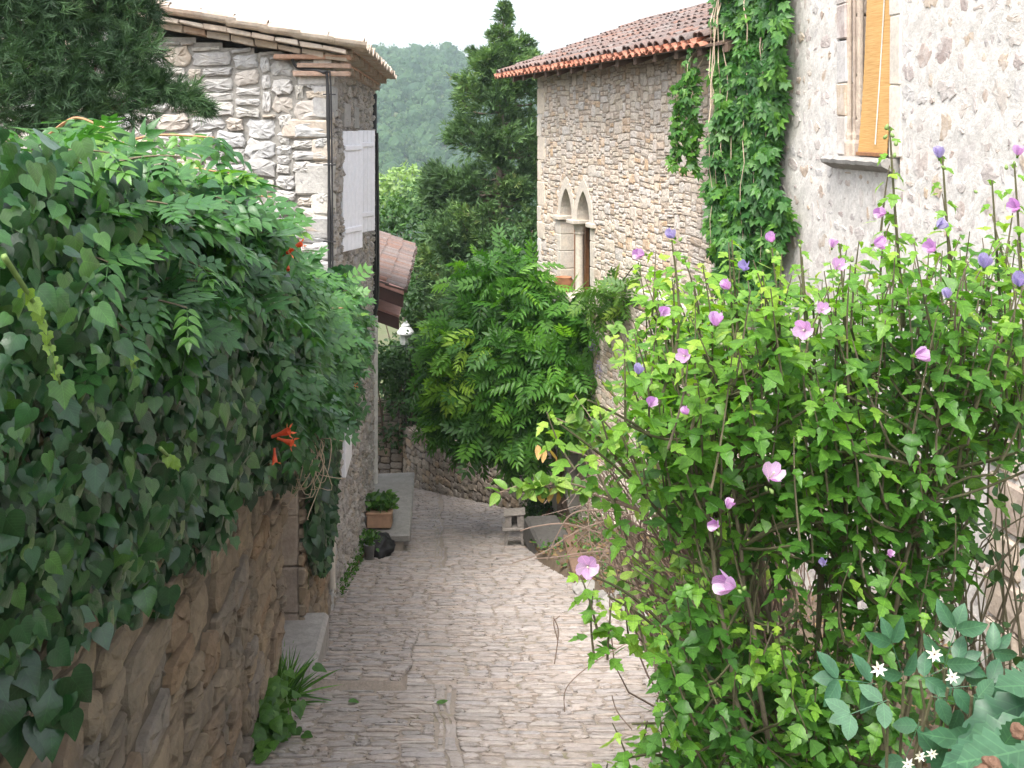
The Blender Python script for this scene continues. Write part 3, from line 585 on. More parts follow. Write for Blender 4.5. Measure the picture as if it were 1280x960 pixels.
def shutter(h, f, zt, zb, boards):
    h, f = np.array([*h, 0.]), np.array([*f, 0.]); d = unit(f - h); L = np.linalg.norm(f - h); n = np.cross(d, Zu); n = n if n[1] < 0 else -n
    a = Acc(); bw = L / boards
    for i_ in range(boards): box(a, h + d * (i_ + .5) * bw + Zu * (zt + zb) / 2, (bw / 2 - .0015, .014, (zt - zb) / 2), d, n, bev=.004)
    s = a.build('shutter', M['white_wood'], lh)
    for z in (zt - .18, zb + .22):
        a = Acc(); box(a, h + d * L * .48 + n * .022 + Zu * z, (L * .42, .009, .03), d, n, bev=.006); a.build('batten', M['white_wood'], s)
        a = Acc(); box(a, h + d * .02 - n * .022 + Zu * z, (.05, .006, .014), d, n, bev=.002); a.build('hinge', M['black_rubber'], s)
    return s
sh1 = shutter((-1.80, 11.0), (-1.654, 11.44), -.05, -1.33, 5); sh2 = shutter((-1.95, 12.9), (-1.765, 13.32), -.05, -1.33, 5)
for yl, zl, wl, rl in ((11.3, .12, .36, .3), (12.5, .10, .3, .7)): a = Acc(); box(a, (XL(yl) + .02, yl, zl), (.05, wl, .13), LN, LD, bev=.01, rnd=rl); a.build('lintel', M['slab'], lh)
a = Acc(); box(a, (XL(11.2) + .04, 11.2, -3.35), (.05, .35, .32), LN, LD, bev=.008); a.build('meter_box', M['white_wood'], lh)
a = Acc(); P = [W(200, 9, 9.86), W(240, 19, 9.86), W(288, 33, 9.86), (W(330, 44, 9.88)), W(361, 52, 9.9), W(365, 72, 9.9), W(372, 84, 9.9), W(403, 90, 9.88), W(409, 100, 9.88), W(411, 200, 9.9), W(412, 340, 9.9), W(413, 500, 9.9)]
tube(a, smooth_path(P, 60), .017 + .004 * np.sin(np.arange(60)), 7); tube(a, smooth_path(np.array(P[6:]) + [.03, 0, .0], 30), .009, 6)
for yb in (118, 206, 302): box(a, W(412, yb, 9.88), (.06, .012, .006))
a.build('cable', M['black_rubber'], lh)
a = Acc(); xw = lambda Y, o=.05: XL(Y) + o
P = [(xw(15.9), 15.9, .50), (xw(15.9), 15.9, .3), (xw(15.9), 15.9, -2.9)]; tube(a, P, .035, 8); P = [(xw(15.9) + .05, 15.8, -.1), (xw(15.9) + .06, 15.8, -2.6), (xw(15.9, -.02), 15.8, -2.9), (xw(15.9), 15.85, -3.4)]; tube(a, smooth_path(P, 20), .022, 7)
a.build('downpipe', M['black_rubber'], lh)
a = Acc(); tube(a, [(xw(15.9), 15.9, -2.9), (xw(15.9), 15.9, G(15.9) + .05)], .05, 10); a.build('downpipe', M['white_pipe'], lh)
a = Acc(); tube(a, [W(415, 470, 9.84), (W(415, 735, 9.84))], .032, 10); a.build('downpipe', M['beige'], lh)

# ------------------------------------------------------------------ house beyond, with its lean-to roofs
nh = empty('lean_to_house', (-3.6, 18.6, G(18.6)), 'low house behind the grey limestone house showing a lean-to tile roof and brown awning', 'house')
a = Acc(); box(a, (-4.3, 20.4, -5.2), (1.35, 3.0, 2.9), LN, LD, bev=.02); a.build('wall', M['endwall'], nh)
e0 = W(505, 366, 17.2); up = unit(-LN + Zu * .38)
tile_roof(e0 + Zu * .03, LD, up, 6.4, 3.2, [M['tile'], M['tile'], M['dark_wood']], nh, 'roof', seed=9, pitch=.19)
a = Acc(); box(a, e0 + up * 1.1 - LD * .03 + Zu * .02, (1.1, .04, .05), up, LD, bev=.01); a.build('flashing', M['pink_metal'], nh)
a = Acc(); box(a, e0 + up * 1.1 - LD * .0 - Zu * .14, (1.09, .03, .11), up, LD, bev=.01); a.build('fascia', M['brown_metal'], nh)
a = Acc(); e1 = W(499, 398, 17.4); box(a, e1 + up * .8 + LD * .5 + Zu * .03, (.8, .5, .02), up, LD, bev=.005, mat=1); box(a, e1 + up * .8 - Zu * .09, (.8, .025, .10), up, LD, bev=.01); a.build('awning', [M['brown_metal'], M['pink_metal']], nh)

# ------------------------------------------------------------------ street lamp
lp = W(507, 420, 25.5); sl_ = empty('street_lamp', (lp[0] + .02, 25.5, G(25.5)), 'white capped street lamp rising out of the dark bushes beyond the left house', 'street lamp')
a = Acc(); lathe(a, (lp[0], 25.5, 0), [(.09, float(G(25.5)) - .05), (.08, -8.2), (.05, -8.1), (.04, -5.45), (.04, -5.35)], 12); a.build('post', M['lamp_white'], sl_)
a = Acc(); z = lp[2]; lathe(a, (lp[0], 25.5, z), [(0, -.2), (.13, -.2), (.16, .07), (0, .07)], 8); a.build('lantern', M['lamp_glass'], sl_)
a = Acc(); lathe(a, (lp[0], 25.5, z), [(0, .06), (.21, .06), (.21, .10), (.14, .2), (.10, .23), (.11, .27), (.05, .32), (.045, .36), (0, .38)], 16); a.build('lamp_cap', M['lamp_white'], sl_)

# ------------------------------------------------------------------ boundary walls at the bend
def freewall(name, A, B, zt, label, seed, wdt=.3):
    A, B = np.array([*A, 0.]), np.array([*B, 0.]); d = unit(B - A); L = np.linalg.norm(B - A); n = np.array([d[1], -d[0], 0]); n = n if n[1] < 0 else -n
    a = Acc(); yf = lambda u: A[1] + u * d[1]
    zt_ = lambda u: lerp(u, np.array(zt)[:, 0] * L, np.array(zt)[:, 1])
    kw = dict(warp=.03, rad=.3, jit=.05, relief=(.01, .045), bulge=.02, full=True)
    S = [(5, 3), (7, 4), (9, 4), (4, 3), (6, 3), (4, 2)]; wt_ = [3, 2, 2, 2, 2, 1]
    stone_face(a, A, d, n, L, lambda u: G(yf(u)) - .1, zt_, .05, S, wt_, .02, seed, **kw)
    us = np.linspace(0, L, 14)
    for u0, u1 in zip(us[:-1], us[1:]):
        zt0 = zt_((u0 + u1) / 2) - .05; zb0 = G(yf((u0 + u1) / 2)) - .3
        box(a, A + d * (u0 + u1) / 2 - n * (wdt / 2 + .01) + Zu * (zt0 + zb0) / 2, ((u1 - u0) / 2, wdt / 2, (zt0 - zb0) / 2), d, n, mat=0, rnd=.4)
    o = a.build(name, [M['endwall'], M['garden_mortar']]); return tag(o, label, 'wall')
freewall('boundary_wall', (-6.5, 25.6), (-2.62, 24.9), [(0, -6.3), (.55, -6.45), (1, -6.62)], 'taller straight dark stone boundary wall closing the lane at the bend', 41)
freewall('boundary_wall', (-2.6, 24.88), (.35, 18.6), [(0, -7.15), (.3, -6.9), (.7, -6.35), (1, -6.0)], 'low sloping stone wall under the overhanging leaves where the lane bends', 42)
# ------------------------------------------------------------------ house with the arched window
rh = empty('rubble_house', (.437, 17.2, G(17.2)), 'honey coloured rubble house with twin pointed arch window under a red tile eave', 'house')
HD = unit([.304, -1, 0]); HN = np.array([HD[1], -HD[0], 0]); P0 = np.array([XH(17.2), 17.2, 0.]); kh = math.hypot(.304, 1)
LH = (17.2 - 10.15) * kh; yh = lambda u: 17.2 - u / kh
SPR, SILL = -1.39, -2.53; LIGHTS = [(1.12, 1.64), (1.86, 2.38)]
def arch_h(t): t = np.clip(np.abs(t), 0, 1); return np.sqrt(np.maximum(0, 4 - (1 + t) ** 2)) / math.sqrt(3)    # pointed arch, 1 at the middle
def hole(U, V):
    m = np.zeros(U.shape, bool)
    for a0, a1 in LIGHTS:
        c_, w_ = (a0 + a1) / 2, (a1 - a0) / 2; m |= (np.abs(U - c_) < w_ + .06) & (V > SILL - .07) & (V < SPR + .06 + .42 * arch_h((U - c_) / (w_ + .06)))
    m |= (U > 1.0) & (U < 2.5) & (V > SILL - .1) & (V < SPR)
    m |= (U > 1.62) & (U < 1.68 + .2) & (V < -6.5 + 2.45) & (V > -8)          # dark door slit
    return m
a = Acc()
stone_face(a, P0, HD, HN, LH, lambda u: G(yh(u)) - .1, lambda u: 0 * u + .93, .035, [(4, 2), (5, 2), (6, 3), (8, 3), (3, 2), (5, 3), (7, 4), (4, 4), (6, 5), (3, 1), (6, 2), (4, 1), (9, 5)], [4, 4, 3, 2, 3, 2, 1, 1.2, .7, 2, 2, 2, .5], .014, 51, hole=hole, warp=.03, ws=2.5, rad=.22, jit=.045, relief=(.005, .022), bulge=.010, depth=.008)
a.build('wall', [M['arch'], M['arch_mortar']], rh)
a = Acc(); A, B = P0, P0 + HD * LH; bk = np.array([3.8, 1.0, 0])
V = [p + Zu * z for z in (-8.5, .93) for p in (A, B, B + bk, A + bk)]; a.add(V, [[0, 3, 7, 4], [3, 2, 6, 7]])
a.build('rear_wall', M['arch'], rh)
a = Acc(); z = -7.0; q_ = 0
while z < .9:                                                            # pale corner stones
    h = rng.uniform(.25, .45); lg = (.17 if q_ % 2 else .08)
    box(a, P0 + HD * lg - HN * .09 + Zu * (z + h / 2), (lg + .012, .115, h / 2 - .006), HD, HN, bev=.012, jit=.004, rnd=rng.random()); z += h; q_ += 1
a.build('quoin', M['trim'], rh)
win = Acc(); wnd = empty('arched_window', (0, 0, 0), None, None)
def ring(acc, a0, a1, band, h0, h1, rnd):
    c_, w_ = (a0 + a1) / 2, (a1 - a0) / 2; t = np.linspace(-1, 1, 25); hI = .45; pts = lambda ww, hh, dz: np.stack([c_ + t * ww, SPR + dz + hh * arch_h(t)], -1)
    I, O = pts(w_, hI, 0), pts(w_ + band, hI + band * 1.5, 0); to = lambda p, h: P0 + p[:, :1] * HD + p[:, 1:] * Zu + HN * h
    V = np.concatenate([to(I, h1), to(O, h1), to(O, h0), to(I, h0)]); n = len(t); j = np.arange(n - 1); Q = []
    for x, y in ((0, 1), (1, 2), (3, 0), (2, 3)): Q.append(np.stack([x * n + j, x * n + j + 1, y * n + j + 1, y * n + j], -1))
    acc.add(V, [np.concatenate(Q)], rnd)
bpy.data.objects.remove(wnd)
def wpart(name, m, fn, parent=None, smooth=False):
    a = Acc(); fn(a); return a.build(name, m, parent or rh, smooth)
fr = Acc()
for a0, a1 in LIGHTS: ring(fr, a0, a1, .12, -.26, .022 + .003 * (a0 > 1.5), rng.random())
for a0, a1, ss in ((LIGHTS[0][0] - .17, LIGHTS[0][0], 1), (LIGHTS[1][1], LIGHTS[1][1] + .17, 1)):
    z = SILL
    while z < SPR - .08:
        h = min(rng.uniform(.24, .4), SPR - .06 - z); box(fr, P0 + HD * (a0 + a1) / 2 - HN * .115 + Zu * (z + h / 2), ((a1 - a0) / 2, .135, h / 2 - .003), HD, HN, bev=.01, rnd=rng.random()); z += h
    box(fr, P0 + HD * (a0 + a1) / 2 - HN * .09 + Zu * (SPR - .025), ((a1 - a0) / 2 + .05, .16, .035), HD, HN, bev=.012, rnd=.5)
fw = fr.build('window_frame', M['trim'], rh)
def col(a):
    c_ = P0 + HD * 1.75 - HN * .06
    lathe(a, c_, [(0, SILL), (.1, SILL), (.1, SILL + .03), (.075, SILL + .06), (.062, SILL + .1), (.06, SPR - .25), (.062, SPR - .22), (.075, SPR - .215), (.075, SPR - .2), (.065, SPR - .19), (.085, SPR - .1), (.11, SPR - .06), (0, SPR - .06)], 18)
    box(a, c_ + Zu * (SPR - .03), (.15, .16, .03), HD, HN, bev=.01)
wpart('column', M['trim'], col)
wpart('window_sill', M['trim'], lambda a: box(a, P0 + HD * 1.75 - HN * .08 + Zu * (SILL - .05), (.86, .2, .05), HD, HN, bev=.015))
def timber(a):
    for a0, a1 in LIGHTS:
        for u in (a0 + .04, a1 - .04, (a0 + a1) / 2): box(a, P0 + HD * u - HN * .235 + Zu * ((SILL + SPR) / 2 + .1), (.035, .03, (SPR - SILL) / 2 + .1), HD, HN, bev=.006)
        box(a, P0 + HD * (a0 + a1) / 2 - HN * .235 + Zu * (SPR - .03), ((a1 - a0) / 2 - .075, .028, .035), HD, HN)
wpart('casement', M['brown_wood'], timber)
wpart('pane', M['glass'], lambda a: box(a, P0 + HD * 1.75 - HN * .262 + Zu * ((SILL + SPR) / 2 + .2), (.72, .006, .78), HD, HN))
wpart('string_course', M['trim'], lambda a: [box(a, P0 + HD * (3.85 + i_ * .55) - HN * .02 + Zu * (-2.16 + .01 * (i_ % 2)), (.272, .085, .085), HD, HN, bev=.02, rnd=rng.random()) for i_ in range(6)])
wpart('door', M['dark_wood'], lambda a: box(a, P0 + HD * 1.75 - HN * .16 + Zu * -5.3, (.2, .03, 1.3), HD, HN))
def butt(a):
    z = -7.2
    while z < -4.3: h = rng.uniform(.35, .6); box(a, P0 + HD * 1.28 - HN * .02 + Zu * (z + h / 2), (.34, .11, h / 2 - .003), HD, HN, bev=.02, jit=.006, rnd=rng.random()); z += h
wpart('buttress', M['beige'], butt)
# roof
ov = .47; e0 = P0 - HD * .80 + HN * ov + Zu * .87; upv = unit(-HN + Zu * .36); LR = LH + .35
tile_roof(e0, HD, upv, LR, 3.3, [M['tile'], M['tile_red'], M['dark_wood']], rh, 'roof', seed=15, pitch=.2, tl=.42, first_mat=True)
def eave(a):
    th = np.linspace(-1.4, 1.4, 7)
    for ci in range(int(LR / .19)):                                       # clean red tiles laid under the eave
        c_ = e0 + HD * (ci + .5) * .19 + HN * .0 + Zu * -.055; r_ = .085; V = []
        for f in (.06, -.3):
            for rr in (r_, r_ - .014): V.append(c_ + HN * f + upv * 0 + np.sin(th)[:, None] * HD * rr + np.cos(th)[:, None] * Zu * rr * .7 + Zu * (.36 * -f * .6))
        V = np.concatenate(V); m = 7; j = np.arange(m - 1); a.add(V, [np.concatenate([np.stack([j, j + 1, 2 * m + j + 1, 2 * m + j], -1), np.stack([m + j + 1, m + j, 3 * m + j, 3 * m + j + 1], -1), np.stack([j + 1, j, m + j, m + j + 1], -1)])], rng.random())
wpart('eave_course', M['tile_red'], eave)
for u in np.arange(.0, LH, .55): wpart('rafter', M['dark_wood'], lambda a: box(a, P0 + HD * u + HN * .2 + Zu * .865, (.045, .26, .05), HD, unit(HN - Zu * .36), bev=.006, rnd=rng.random()))
wpart('eave_board', M['dark_wood'], lambda a: box(a, P0 + HD * (LH / 2 - .4) + HN * .2 + Zu * .915, (LR / 2, .29, .012), HD, unit(HN - Zu * .36)))
pot = Acc(); pc = P0 + HD * 1.28 + HN * .02 + Zu * SILL; lathe(pot, pc, [(0, 0), (.1, 0), (.15, .1), (.155, .15), (.12, .2), (.13, .22), (.11, .22), (.1, .16), (0, .15)], 18)
tag(pot.build('flower_pot', M['clay'], smooth=True), 'round brown glazed pot on the sill of the twin arched window', 'flower pot')

# ------------------------------------------------------------------ near house on the right
nb = empty('near_house', (XN(7), 7, G(7)), 'white mortared stone house on the right with a tall window behind an orange blind', 'house')
ND = unit([.146, -1, 0]); NN = np.array([ND[1], -ND[0], 0]); Q0 = np.array([XN(10.2), 10.2, 0.]) + NN * .06; kn = math.hypot(.146, 1); LN_ = (10.2 - 1.5) * kn
un = lambda Y: (10.2 - Y) * kn
WU0, WU1, WZ = un(8.50), un(7.88), -.24
def holeN(U, V): return ((U > WU0 - .1) & (U < WU1 + .0) & (V > WZ - .04) & (V < 2.4)) | ((U > WU0 - .24) & (U < WU1 + .17) & (V > WZ - .1) & (V < 2.4))
def holeN2(U, V): return (U > WU0 - .12) & (U < WU1 + .02) & (V > WZ - .04) & (V < 2.4)
def near_r(cu, cv, r): return np.where((cu > un(6.75)) & (cv < -1.9), .68 + .1 * r, r)
a = Acc()
stone_face(a, Q0, ND, NN, LN_, lambda u: G(10.2 - u / kn) - .1, lambda u: 0 * u + 2.6, .05, [(3, 3), (4, 3), (5, 4), (2, 2), (3, 2), (6, 4), (4, 5), (2, 3), (5, 6), (7, 4)], [3, 3, 2, 3, 3, 1, 1.2, 2, .6, .6], .05, 61, hole=holeN, warp=.06, ws=3.5, rad=.46, jit=.11, relief=(-.004, .006), bulge=.005, depth=.03)
a.build('wall', [M['near'], M['near_mortar']], nb)
a = Acc(); A, B = Q0 - NN * .02, Q0 + ND * LN_ - NN * .02; bk = -NN * 5
V = [p + Zu * z for z in (-6.5, 2.6) for p in (A, B, B + bk, A + bk)]; a.add(V, [[0, 3, 7, 4], [1, 2, 6, 5], [3, 2, 6, 7], [4, 5, 6, 7]]); a.build('rear_wall', M['near_mortar'], nb)
a = Acc()                                                                # moulded far jamb, plain near jamb
def jcol(a, u, w_, h0, h1, hs, mt):
    z = WZ
    while z < 2.4: h = min(rng.uniform(*hs), 2.4 - z); box(a, Q0 + ND * u + NN * (h0 + h1) / 2 + Zu * (z + h / 2), (w_ / 2, (h1 - h0) / 2, h / 2 - .003), ND, NN, bev=.012, jit=.004, rnd=rng.random(), mat=mt); z += h
jcol(a, WU0 - .155, .17, -.3, .015, (.25, .45), 1); jcol(a, WU0 - .04, .06, -.3, -.06, (.3, .5), 0)
for uo, ho, r_ in ((WU0 - .075, -.02, .022), (WU0 - .02, -.09, .028), (WU0 - .045, -.05, .014)):
    tube(a, [Q0 + ND * uo + NN * ho + Zu * z for z in (WZ + .22, .6, 1.4, 2.4)], r_, 9, mat=0, rnd=rng.random())
    lathe(a, Q0 + ND * uo + NN * ho + Zu * WZ, [(0, 0), (r_ * 1.9, 0), (r_ * 1.9, .1), (r_ * 1.3, .13), (r_ * 1.5, .17), (r_, .22), (r_, .26)], 10, mat=0, rnd=rng.random())
a.build('window_jamb', [M['trim_brown'], M['near']], nb)
a = Acc(); jcol(a, WU1 + .085, .17, -.3, .012, (.3, .6), 0); a.build('window_jamb', M['trim'], nb)
a = Acc(); us = np.linspace(WU0 - .30, WU1 + .1, 14); pr = [(-.25, .0), (.09, -.005), (.125, -.03), (.115, -.06), (.04, -.10), (-.05, -.13), (-.25, -.13)]
V = np.array([Q0 + ND * u + NN * (h * (1 + .05 * math.sin(u * 19))) + Zu * (WZ + z + .004 * math.sin(u * 31)) for u in us for h, z in pr]); m = len(pr); i_, j_ = np.meshgrid(np.arange(len(us) - 1), np.arange(m), indexing='ij'); kk_ = (j_ + 1) % m
a.add(V, [np.stack([i_ * m + j_, i_ * m + kk_, (i_ + 1) * m + kk_, (i_ + 1) * m + j_], -1).reshape(-1, 4), np.arange(m)[None], (np.arange(m)[::-1] + (len(us) - 1) * m)[None]], .4); a.build('window_sill', M['slab'], nb)
a = Acc(); box(a, Q0 + ND * (WU0 + WU1) / 2 - NN * .28 + Zu * 1.1, ((WU1 - WU0) / 2 + .1, .01, 1.4), ND, NN); a.build('pane', M['glass'], nb)
a = Acc(); z = -4.0
for q_ in range(9):                                                       # big brown corner stones low on the right
    h = rng.uniform(.24, .36); lg = .22 if q_ % 2 else .15; box(a, Q0 + ND * (un(6.62) + lg) + NN * -.05 + Zu * (z + h / 2), (lg, .085, h / 2 - .012), ND, NN, bev=.02, jit=.01, rnd=rng.random()); z += h
a.build('quoin', M['trim_brown'], nb)
m, n, l, b = mat('bamboo_slats')
tc = n.new('ShaderNodeTexCoord'); sp = n.new('ShaderNodeSeparateXYZ'); l.new(tc.outputs['Object'], sp.inputs[0])
wv = noise(n, l, 1.0, 4, .6); mp = n.new('ShaderNodeMapping'); mp.inputs['Scale'].default_value = (6, 6, 120); l.new(tc.outputs['Object'], mp.inputs[0]); l.new(mp.outputs[0], wv.inputs['Vector'])
rp = ramp(n, [(.3, (.39, .20, .055)), (.5, (.47, .27, .09)), (.72, (.54, .34, .13))]); l.new(wv.outputs[0], rp.inputs[0]); l.new(rp.outputs[0], b.inputs['Base Color']); b.inputs['Roughness'].default_value = .6
bp = n.new('ShaderNodeBump'); bp.inputs['Strength'].default_value = .5; bp.inputs['Distance'].default_value = .004; l.new(wv.outputs[0], bp.inputs['Height']); l.new(bp.outputs[0], b.inputs['Normal']); M['blind'] = m
wb = empty('window_blind', Q0 + ND * (WU0 + WU1) / 2 + Zu * WZ, 'orange bamboo blind hanging in the tall window of the white mortared house', 'blind')
a = Acc(); zs = np.linspace(WZ + .03, 2.35, 90); us = np.linspace(WU0 + .13, WU1 - .02, 9); t = (zs[:, None] - WZ) / 2.6
U = np.broadcast_to(us[None], (len(zs), len(us))) - .0 * t; Hh = -.12 + .13 * (1 - t) ** 1.6 + .006 * np.sin(us[None] * 9 + zs[:, None] * 3) + .003 * (np.arange(len(zs)) % 2)[:, None]
V = Q0 + U[..., None] * ND + Hh[..., None] * NN + np.broadcast_to(zs[:, None], U.shape)[..., None] * Zu; V = np.concatenate([V.reshape(-1, 3), (V - NN * .006).reshape(-1, 3)])
i_, j_ = np.meshgrid(np.arange(len(zs) - 1), np.arange(8), indexing='ij'); q = (i_ * 9 + j_).ravel(); Q = np.stack([q, q + 1, q + 10, q + 9], -1); a.add(V, [Q, Q[:, ::-1] + len(zs) * 9])
a.build('slats', M['blind'], wb, smooth=True)
a = Acc(); tube(a, [Q0 + ND * (WU1 - .2 - .06 * 0) + NN * (-.12 + .13 * (1 - (z - WZ) / 2.6) ** 1.6 + .012) + Zu * z for z in np.linspace(WZ + .1, 2.3, 24)], .005, 5); a.build('cord', M['white_pipe'], wb)
a = Acc(); box(a, Q0 + ND * (WU0 + WU1 + .11) / 2 + NN * .02 + Zu * (WZ + .022), ((WU1 - WU0) / 2 - .08, .011, .016), ND, NN, bev=.005); a.build('bottom_bar', M['brown_wood'], wb)

# ------------------------------------------------------------------ things along the lane
def at(x, y):                                                            # point of the lane seen at pixel x, y
    Y = 2 / ((y - HY) / F - .265); return np.array([(x - 640) / F * Y, Y, float(G(Y))])
p = at(484, 676); bz = p[2]
sb = empty('stone_bench', p, 'grey slab stone bench against the end of the left house wall', 'bench')
a = Acc(); Yc = 15.1; xw_ = float(XL(Yc)); top = -5.45
wd_ = .62
box(a, (xw_ + wd_ / 2 + .03, Yc, top - .05), (wd_ / 2, 1.25, .05), LN, LD, uz=(0, -.06, 1), bev=.02, jit=.012, rnd=.6); a.build('seat', M['slab'], sb)
for yy_ in (14.05, 16.1):
    a = Acc(); box(a, (float(XL(yy_)) + .36, yy_, (top + float(G(yy_))) / 2 - .1), (.2, .14, (top - float(G(yy_))) / 2 + .02), LN, LD, bev=.03, jit=.015, rnd=.2); a.build('leg', M['endwall'], sb)
a = Acc(); pl = np.array([float(XL(14.1)) + .24, 14.1, top + .05])
tr = empty('planter', pl, 'sandy terracotta trough planter with green plants on the stone bench', 'planter')
box(a, pl + Zu * .09, (.165, .11, .10), bev=.012); box(a, pl + Zu * .185, (.178, .122, .018), bev=.01); a.build('trough', M['planter'], tr)
a = Acc(); n_ = 260; P = pl + np.stack([rng.uniform(-.16, .2, n_), rng.uniform(-.1, .3, n_), .19 + rng.uniform(0, .2, n_) ** 1.2], -1); scatter(a, OVAL, P, unit(np.stack([rng.normal(0, .7, n_), rng.normal(0, .7, n_), rng.uniform(.1, .9, n_)], -1)), sph(n_) + [0, -.4, .8], rng.uniform(.05, .11, n_), rng.random(n_)); a.build('foliage', M['weed'], tr)
a = Acc(); s0 = np.array([float(XL(13.5)) + .25, 13.5, float(G(13.55))]); V, T = ico(4); kx = 1 + .22 * wob(V, 2.5, 4) + .07 * wob(V, 7, 5) + .035 * np.abs(wob(V, 15, 6)); V = V * kx[:, None] * np.array([.19, .19, .19]); V[:, 2] = np.where(V[:, 2] < -.12, -.12, V[:, 2]); V[:, 0] += .05 * (V[:, 2] < .05); a.add(s0 + V + Zu * .12, [T])
tag(a.build('black_sack', M['sack'], smooth=True), 'slumped black sack on the cobbles in front of the stone bench', 'sack')
a = Acc(); pp = np.array([float(XL(13.1)) + .17, 13.1, float(G(13.1)) + .005])
zp = empty('potted_plant', pp, 'small plant in a narrow grey zinc pot beside the black sack', 'potted plant')
lathe(a, pp, [(0, 0), (.055, 0), (.07, .2), (.075, .2), (.075, .215), (.06, .215), (.06, .17), (0, .17)], 16); a.build('pot', M['zinc'], zp, smooth=True)
a = Acc(); n_ = 110; scatter(a, OVAL, pp + np.stack([rng.normal(0, .06, n_), rng.normal(0, .06, n_), .2 + rng.uniform(0, .16, n_)], -1), sph(n_) + [0, 0, .4], sph(n_) + [0, -.4, .8], rng.uniform(.04, .075, n_), rng.random(n_)); a.build('foliage', M['weed'], zp)
a = Acc(); P = [at(417, 752) + [-.05, 0, .16], at(413, 744) + [.06, 0, .03], at(424, 738), at(434, 724), at(445, 708), at(455, 697), at(462, 688), at(470, 682)]; tube(a, smooth_path(np.array(P) + [0, 0, .03], 50), .017, 7)
tag(a.build('garden_hose', M['hose']), 'dull red hose lying along the foot of the left house wall', 'hose')
# right side: stool, stone step, timber, edging rocks
p = at(643, 682); st = empty('wooden_stool', p, 'small weathered grey wooden stool holding a box beside the right stone step', 'stool')
for dx in (-.11, .11):
    for dy in (-.09, .09): a = Acc(); box(a, p + [dx, dy, .12], (.02, .02, .13), ux=(1, 0, dx * .5), uz=(-dx * .8, -dy * .8, 1), bev=.004); a.build('leg', M['old_wood'], st)
a = Acc(); box(a, p + [0, 0, .265], (.16, .13, .022), bev=.006, jit=.004); a.build('seat', M['old_wood'], st)
a = Acc()
for s_ in (-1, 1): box(a, p + [s_ * .12, 0, .37], (.015, .11, .085), bev=.004, jit=.003); box(a, p + [s_ * .072, -.1, .37], (.034, .013, .085), bev=.004)
box(a, p + [0, .1, .37], (.106, .013, .085), bev=.004); box(a, p + [0, 0, .468], (.15, .125, .012), ux=(1, 0, .08), bev=.004)
a.build('box', M['old_wood'], st)
p = at(676, 694); a = Acc(); box(a, p + [.10, .38, .05], (.24, .48, .17), (1, .2, 0), (-.2, 1, 0), uz=(0.04, -.05, 1), bev=.035, jit=.02, rnd=.3)
tag(a.build('stone_step', M['slab_dark']), 'worn grey stone step block beside the wooden stool on the right', 'step')
A_, B_ = at(692, 668) + [0.14, 0, .20], at(724, 738) + [.02, 0, .14]; a = Acc(); d = unit(B_ - A_); box(a, (A_ + B_) / 2, (np.linalg.norm(B_ - A_) / 2, .085, .07), d, np.cross(Zu, d), bev=.012, jit=.006)
tag(a.build('timber_beam', plain('worn_brown_timber', (.20, .125, .085), .8, 25, (.7, 1.2), .3)), 'worn brown timber edging beam running from the stone step towards the camera', 'beam')
rk = [(727, 742, .12), (745, 752, .10), (768, 760, .13), (790, 770, .11), (815, 782, .13)]
for i_, (x, y, r_) in enumerate(rk):
    p = at(x, y); a = Acc(); rock(a, p + [.05, 0, .04], (r_ * 1.25, r_, r_ * .75), 3, .2, 70 + i_, rnd=rng.random())
    tag(a.build('edging_stone', M['slab']), ['grey edging stone at the near end of the timber beam', 'second edging stone from the timber beam along the planting bed', 'middle one of five edging stones along the planting bed', 'fourth edging stone from the timber beam, behind the hibiscus', 'edging stone farthest from the timber beam, hidden behind the hibiscus'][i_], 'stone', 'stones edging the planting bed')
a = Acc(); tube(a, smooth_path([W(468, 432, 16.3), W(500, 433, 17.5), W(548, 437, 18.5)], 12), .006, 4); tag(a.build('cable_span', M['black_rubber']), 'thin dark cable strung from the left house to the bushes below the lamp', 'cable')

for x, y, lb in ((435, 881, 'small green leaf fallen on the cobbles left of the gutter line'), (545, 882, 'small green leaf fallen on the middle of the cobbled lane')):
    p = at(x, y); a = Acc(); scatter(a, OVAL, p[None] + [0, 0, .02], np.array([[1., .2, .05]]), np.array([[0, -.1, 1.]]), .08, .5); tag(a.build('fallen_leaf', M['weed']), lb, 'leaf', 'leaves fallen on the lane')
# ------------------------------------------------------------------ vegetation
def wpx(x, y, Y, r, ry=None):                                            # lobe from pixel centre, distance and pixel radius
    c = W(x, y, Y); rr = r / F * Y; return (c[0], c[1], c[2], rr, (ry or rr * .9) if not ry else ry / F * Y, rr)
def limb(acc, P, r0, r1, n=10, sides=7, wig=.0, seed=0):
    P = smooth_path(P, n)
    if wig: g = np.random.default_rng(seed); P[1:-1] += g.normal(0, wig, (n - 2, 3))
    tube(acc, P, np.linspace(r0, r1, n), sides, rnd=rng.random())
def tree(name, label, base, top, bl, leafm, tms, per, size, group=None, tr=.12, bark='bark', **kw):
    base = np.asarray(base, float); e = empty(name, base, label, 'tree', group); a = Acc(); top = np.asarray(top, float)
    limb(a, [base - Zu * .2, base * .6 + top * .4 + rng.normal(0, .1, 3), top], tr, tr * .3, 12, 8)
    for b in bl: s = base + (top - base) * rng.uniform(.35, .8); limb(a, [s, (s + np.array(b[:3])) / 2 + rng.normal(0, .15, 3), np.array(b[:3])], tr * .4, tr * .1, 7, 5)
    a.build('trunk', M[bark], e); a = Acc(); blobs(a, tms, bl, per, size, **kw); a.build('crown', M[leafm], e); return e

